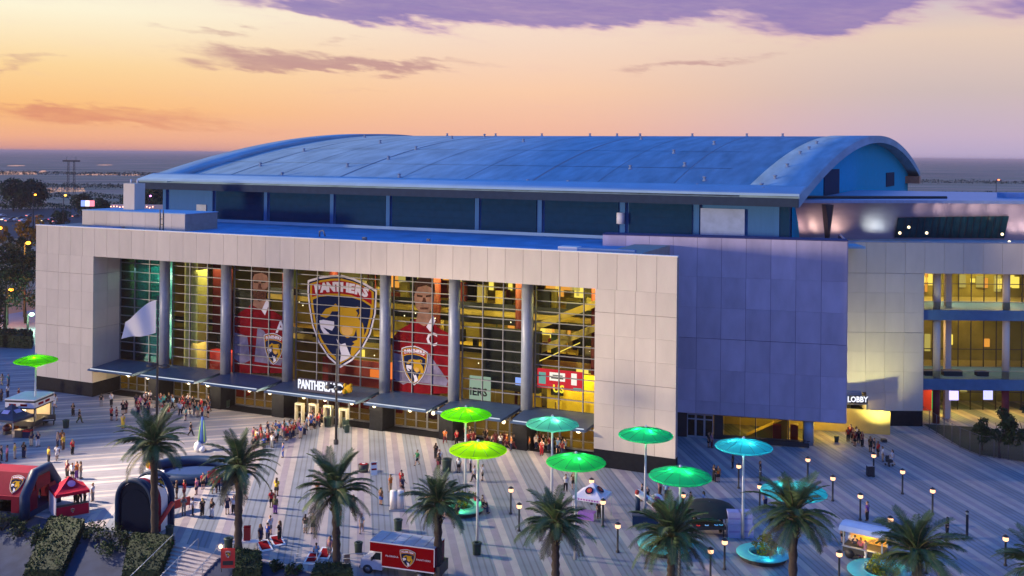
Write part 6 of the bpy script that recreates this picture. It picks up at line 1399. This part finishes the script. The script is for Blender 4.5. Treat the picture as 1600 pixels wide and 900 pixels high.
def person(px, py, shirt, bottom, kind='stand', face=None, shorts=None, long_hair=None, hair=None, sc=None, z=0.0):
    if shorts is None: shorts = rp.random() < .35
    if long_hair is None: long_hair = rp.random() < .35
    key = (kind, long_hair, shorts)
    if key not in PM:
        ms = person_meshes(*key)
        for m_, d in zip(ms, (SKINS[0], cloth('white'), cloth('navy'), HAIRS[0], mat('shoe', (.05,.05,.06)))):
            m_.materials.clear(); m_.materials.append(d)
            for p in m_.polygons: p.use_smooth = True
        b_ = link('person', ms[0]); b_.hide_render = False
        for nm, m_ in zip(('shirt','shorts' if shorts else 'trousers','hair','shoes'), ms[1:]): link(nm, m_, b_)
        PM[key] = [b_, False]
    src, was = PM[key]
    o = src if not was else copy_tree(src); PM[key][1] = True
    g = G(px, py); g.z = .012+z; place(o, g, rp.uniform(0, 2*PI) if face is None else face, (sc or rp.uniform(.96,1.07)))
    def setm(ob, m_): ob.material_slots[0].link = 'OBJECT'; ob.material_slots[0].material = m_
    setm(o, rp.choice(SKINS))
    for ch in o.children:
        if ch.name.startswith('shirt'): setm(ch, cloth(shirt))
        elif ch.name.startswith(('shorts','trousers')): setm(ch, cloth(bottom))
        elif ch.name.startswith('hair'): setm(ch, HAIRS[hair] if hair is not None else rp.choice(HAIRS[:3]))
    PEOPLE.append([o, px, py, shirt, bottom, kind, shorts]); return o
PEOPLE = []
S_, P_, X_, W_, W2, H_, T_ = 'stand', 'phone', 'cross', 'walk', 'walk2', 'hips', 'sit'
LIST = [(3,602,'beige','tan',W_),(13,602,'teal','grey',S_),(12,621,'white','navy',S_),(2,627,'navy','black',S_),(29,626,'dark red','black',P_),(86,637,'white','white',W_),(114,650,'black','black',X_),(124,661,'black','olive',W2),
 (158,635,'black','grey',S_),(174,634,'white','black',P_),(174,657,'red','black',S_),(182,657,'dark red','maroon',X_),(192,647,'black','black',S_),(197,646,'maroon','black',S_),(49,697,'navy','beige',S_),(59,698,'navy','white',H_),
 (90,698,'tan','navy',S_),(97,696,'orange','brown',S_),(99,703,'yellow','brown',P_),(113,710,'red','black',S_),(89,719,'white','white',W_),(76,723,'yellow','black',S_),(37,716,'black','navy',P_),(23,717,'yellow','beige',P_),(11,721,'pink','maroon',S_),(2,720,'black','black',S_),
 (105,746,'maroon','black',S_),(113,749,'white','black',S_),(120,748,'orange','purple',X_),(126,748,'tan','grey',S_),(298,681,'black','black',W_),(287,805,'grey','grey',P_),(301,806,'white','black',P_),(316,806,'black','black',S_,None,None,True,3),(331,808,'black','white',H_),
 (355,803,'navy','navy',S_),(365,803,'white','black',S_),(382,780,'red','black',W_),(276,779,'black','black',X_),(270,785,'navy','black',S_),(288,778,'red','maroon',S_),(307,773,'pink','navy',S_),(335,771,'red','black',H_),(341,768,'red','navy',S_),(317,764,'red','black',S_),
 (145,783,'white','grey',S_),(62,786,'navy','blue',S_),(118,786,'black','black',S_),(125,788,'black','black',X_),(132,786,'black','black',S_),(442,715,'blue','blue',S_),(432,775,'yellow','black',X_),(424,793,'red','black',S_),(430,803,'olive','purple',S_),
 (407,851,'navy','navy',S_),(418,847,'blue','navy',S_),(422,836,'pale blue','grey',P_),(437,846,'black','black',X_),(477,833,'black','white',S_,None,True),(489,833,'olive','black',S_),(515,870,'mauve','grey',S_),(565,832,'white','tan',W_,None,True,False,4),(552,801,'dark red','black',S_),
 (610,769,'orange','tan',S_),(627,762,'red','maroon',S_),(629,771,'navy','black',W_),(652,727,'green','black',W2),(681,717,'black','black',S_),(687,727,'white','navy',S_),(685,733,'black','maroon',P_),(496,776,'orange','maroon',S_),(595,789,'brown','blue',S_),(531,821,'red','black',S_),
 (717,738,'white','black',S_),(735,737,'white','black',S_),(741,753,'white','black',W_),(754,751,'white','black',S_),(884,768,'white','black',X_),(896,764,'brown','black',S_),(846,712,'red','red',S_),(837,702,'white','navy',S_),(936,810,'black','black',S_),
 (1107,699,'black','black',S_),(1112,700,'mauve','maroon',S_),(1145,732,'black','black',S_),(1116,753,'black','black',X_),(1122,753,'orange','black',S_),(1031,773,'pink','brown',S_),(1041,780,'light blue','navy',W_),(1099,795,'pale blue','maroon',S_),(1003,783,'black','brown',S_),(1011,787,'black','navy',S_),
 (1196,793,'light blue','navy',S_),(1079,796,'black','teal',S_),(1127,832,'black','black',X_),(1085,832,'black','maroon',S_),(1325,690,'red','black',S_),(1336,697,'dark red','black',S_),(1347,698,'dark red','black',X_),(1360,706,'black','black',S_),(1366,708,'black','black',S_),(1372,713,'red','black',S_),(1379,721,'white','tan',S_),(1394,726,'white','white',W_),
 (1329,686,'red','navy',S_),(1338,688,'white','black',S_),(1333,692,'maroon','black',P_),(1342,693,'black','black',S_),(1355,814,'purple','black',S_),(1480,838,'black','black',P_),(1317,848,'black','black',S_),(1330,862,'white','black',X_),(1345,872,'pink','purple',S_),(1352,878,'mauve','white',S_),(1336,868,'navy','black',S_),
 (1188,746,'black','black',S_),(192,670,'yellow','yellow',S_)]
for r0 in LIST:
    px, py, a, b_, k = r0[:5]; ex = r0[5:]
    person(px, py, a, b_, k, *(ex if ex else ()))
# people sitting on the round bench under the yellow green parasol
gb = G(722, 799)
for dx_, dy_, a, b_ in ((2.05,-.5,'black','navy'),(-1.4,-1.5,'red','pale blue'),(-.4,-2.0,'black','yellow'),(1.3,1.55,'red','black'),(2.0,.7,'black','black')):
    p = gb+Vector((dx_,dy_,0)); q = PX(p); o = person(q[0], q[1], a, b_, 'sit', math.atan2(dy_, dx_)-PI/2, z=.12)
g = G(494, 880); person(494, 872, 'light blue', 'maroon', 'sit', .4, z=-.0)
# queue in front of the doors and the crowds
def crowd(n, fpos, shirts, bottoms, where, mind=.5):
    pts = []; tries = 0
    while len(pts) < n and tries < 4000:
        tries += 1; px, py = fpos(); g = G(px, py)
        if all((g-q).length > mind for q, *_ in pts) : pts.append((g, px, py))
    for g, px, py in pts:
        person(px, py, rp.choice(shirts), rp.choice(bottoms), rp.choice((S_,S_,P_,X_,W_,H_))); PEOPLE[-1].append(where)
def f_left():
    px = rp.uniform(212, 328); lo, hi = 629+(px-212)*.07, 645+(px-212)*.06; return px, rp.uniform(lo, hi) if rp.random() < .8 else rp.uniform(hi, hi+8)
crowd(46, f_left, ['red','white','navy','light blue','black','dark red','black','pink','teal','red','white','red'], ['black','navy','grey','beige'], 'in the crowd under the left canopies')
def f_queue():
    u = rp.random(); px = 396+u*107; return px, 700-u*36+rp.gauss(0, 5)
crowd(44, f_queue, ['white','red','navy','black','pink','light blue','blue','dark red','teal','yellow','grey','white'], ['black','navy','grey','beige'], 'in the queue left of the scanner gates')
def f_right():
    u = rp.random(); px = 690+u*195; return px, 690+u*19+rp.uniform(-7, 5)
crowd(30, f_right, ['dark red','red','maroon','black','orange','light blue','white','black','dark red'], ['black','navy','maroon'], 'by the doors behind the parasols', .6)
# labels ------------------------------------------------------------
MARKS = [((48,668),'by the white topped kiosk trailer'),((35,785),'by the red and navy bounce house'),((110,800),'by the red canopy tent'),((290,800),'by the red fence banner'),((95,612),'in front of the left black base'),((316,700),'by the folded umbrella'),
 ((625,880),'by the red box truck'),((584,741),'by the white sandwich board'),((722,799),'by the round green bench'),((925,805),'by the white canopy tent'),((1335,693),'by the corner entrance'),((1350,870),'by the lit food cart'),((1105,836),'by the dark arcade table'),
 ((640,765),'on open paving behind the truck'),((450,850),'by the cornhole boards'),((180,655),'between the kiosk and the entrance crowd'),((110,740),'on open paving above the red tent'),((85,705),'on open paving below the kiosk trailer'),((300,750),'by the low inflatable rink'),((435,790),'on open paving beside the second palm'),
 ((690,727),'by the grey barrel'),((735,742),'under the yellow green parasol'),((1115,750),'between the emerald and cyan parasols'),((1110,698),'at the grey doors under the violet wall'),((1380,722),'on the blue paving below the entrance'),((1020,785),'by the inflatable slide'),((1480,838),'by the lone unlit lamp post'),((1190,790),'below the turquoise parasol'),((842,708),'behind the pale parasol pole'),((442,714),'alone beside the queue'),((370,785),'in front of the second palm'),((560,825),'between truck and third palm'),((500,870),'at the low boards beside the third palm')]
MK = [(G(*p), t_) for p, t_ in MARKS]
POSE = {'stand': 'standing', 'phone': 'with one arm bent', 'cross': 'with folded arms', 'walk': 'walking', 'walk2': 'walking', 'hips': 'hand on hip', 'wave': 'waving', 'sit': 'sitting'}
fam = {}
for r0 in PEOPLE:
    o, px, py, sh_, bt, kind, shorts = r0[:7]; where = r0[7] if len(r0) > 7 else min(MK, key=lambda m_: (m_[0]-o.location).length)[1]
    base_ = '%s shirt, %s %s' % (sh_, bt, 'shorts' if shorts else 'trousers')
    fam.setdefault((where, sh_), []).append((px, o, base_, kind))
ORD = ['leftmost','second','third','fourth','fifth','sixth','seventh','eighth','ninth','tenth','eleventh','twelfth']
for (where, sh_), l in fam.items():
    l.sort(key=lambda q: q[0]); cnt = {}
    for px, o, base_, kind in l: cnt[base_] = cnt.get(base_, 0)+1
    for i, (px, o, base_, kind) in enumerate(l):
        lab = 'person in '+base_+' '+where
        if cnt[base_] > 1:
            n = len(l); w_ = 'leftmost' if i == 0 else ('rightmost' if i == n-1 else ORD[i]+' from left'); lab = w_+' '+sh_+' shirted person '+where
        elif POSE[kind] in ('walking','sitting'): lab = POSE[kind]+' '+lab
        tag(o, lab, 'person', 'visitors on the plaza')
# a pushchair by the person in white on the blue paving
t = thing('pushchair', 'dark pushchair in front of the person in white on the blue paving', 'pushchair', G(1389, 728), .4); MB().box(-.25,.25,-.35,.3,.45,.75).build('seat', DARK, t); MB().box(-.25,.25,.25,.32,.75,1.1).build('hood', DARK, t); MB().tube([(-.2,.3,.8),(-.2,.6,1.05),(.2,.6,1.05),(.2,.3,.8)], .02, 5).build('handle', DARK, t)
for x in (-.25,.25):
    for y in (-.3,.3): MB().tube([(x-.02,y,.14),(x+.02,y,.14)], .14, 10).build('wheel', DARK, t)
for o in list(bpy.data.objects):
    if o.type == 'LIGHT' and o.name.startswith('sun'): continue
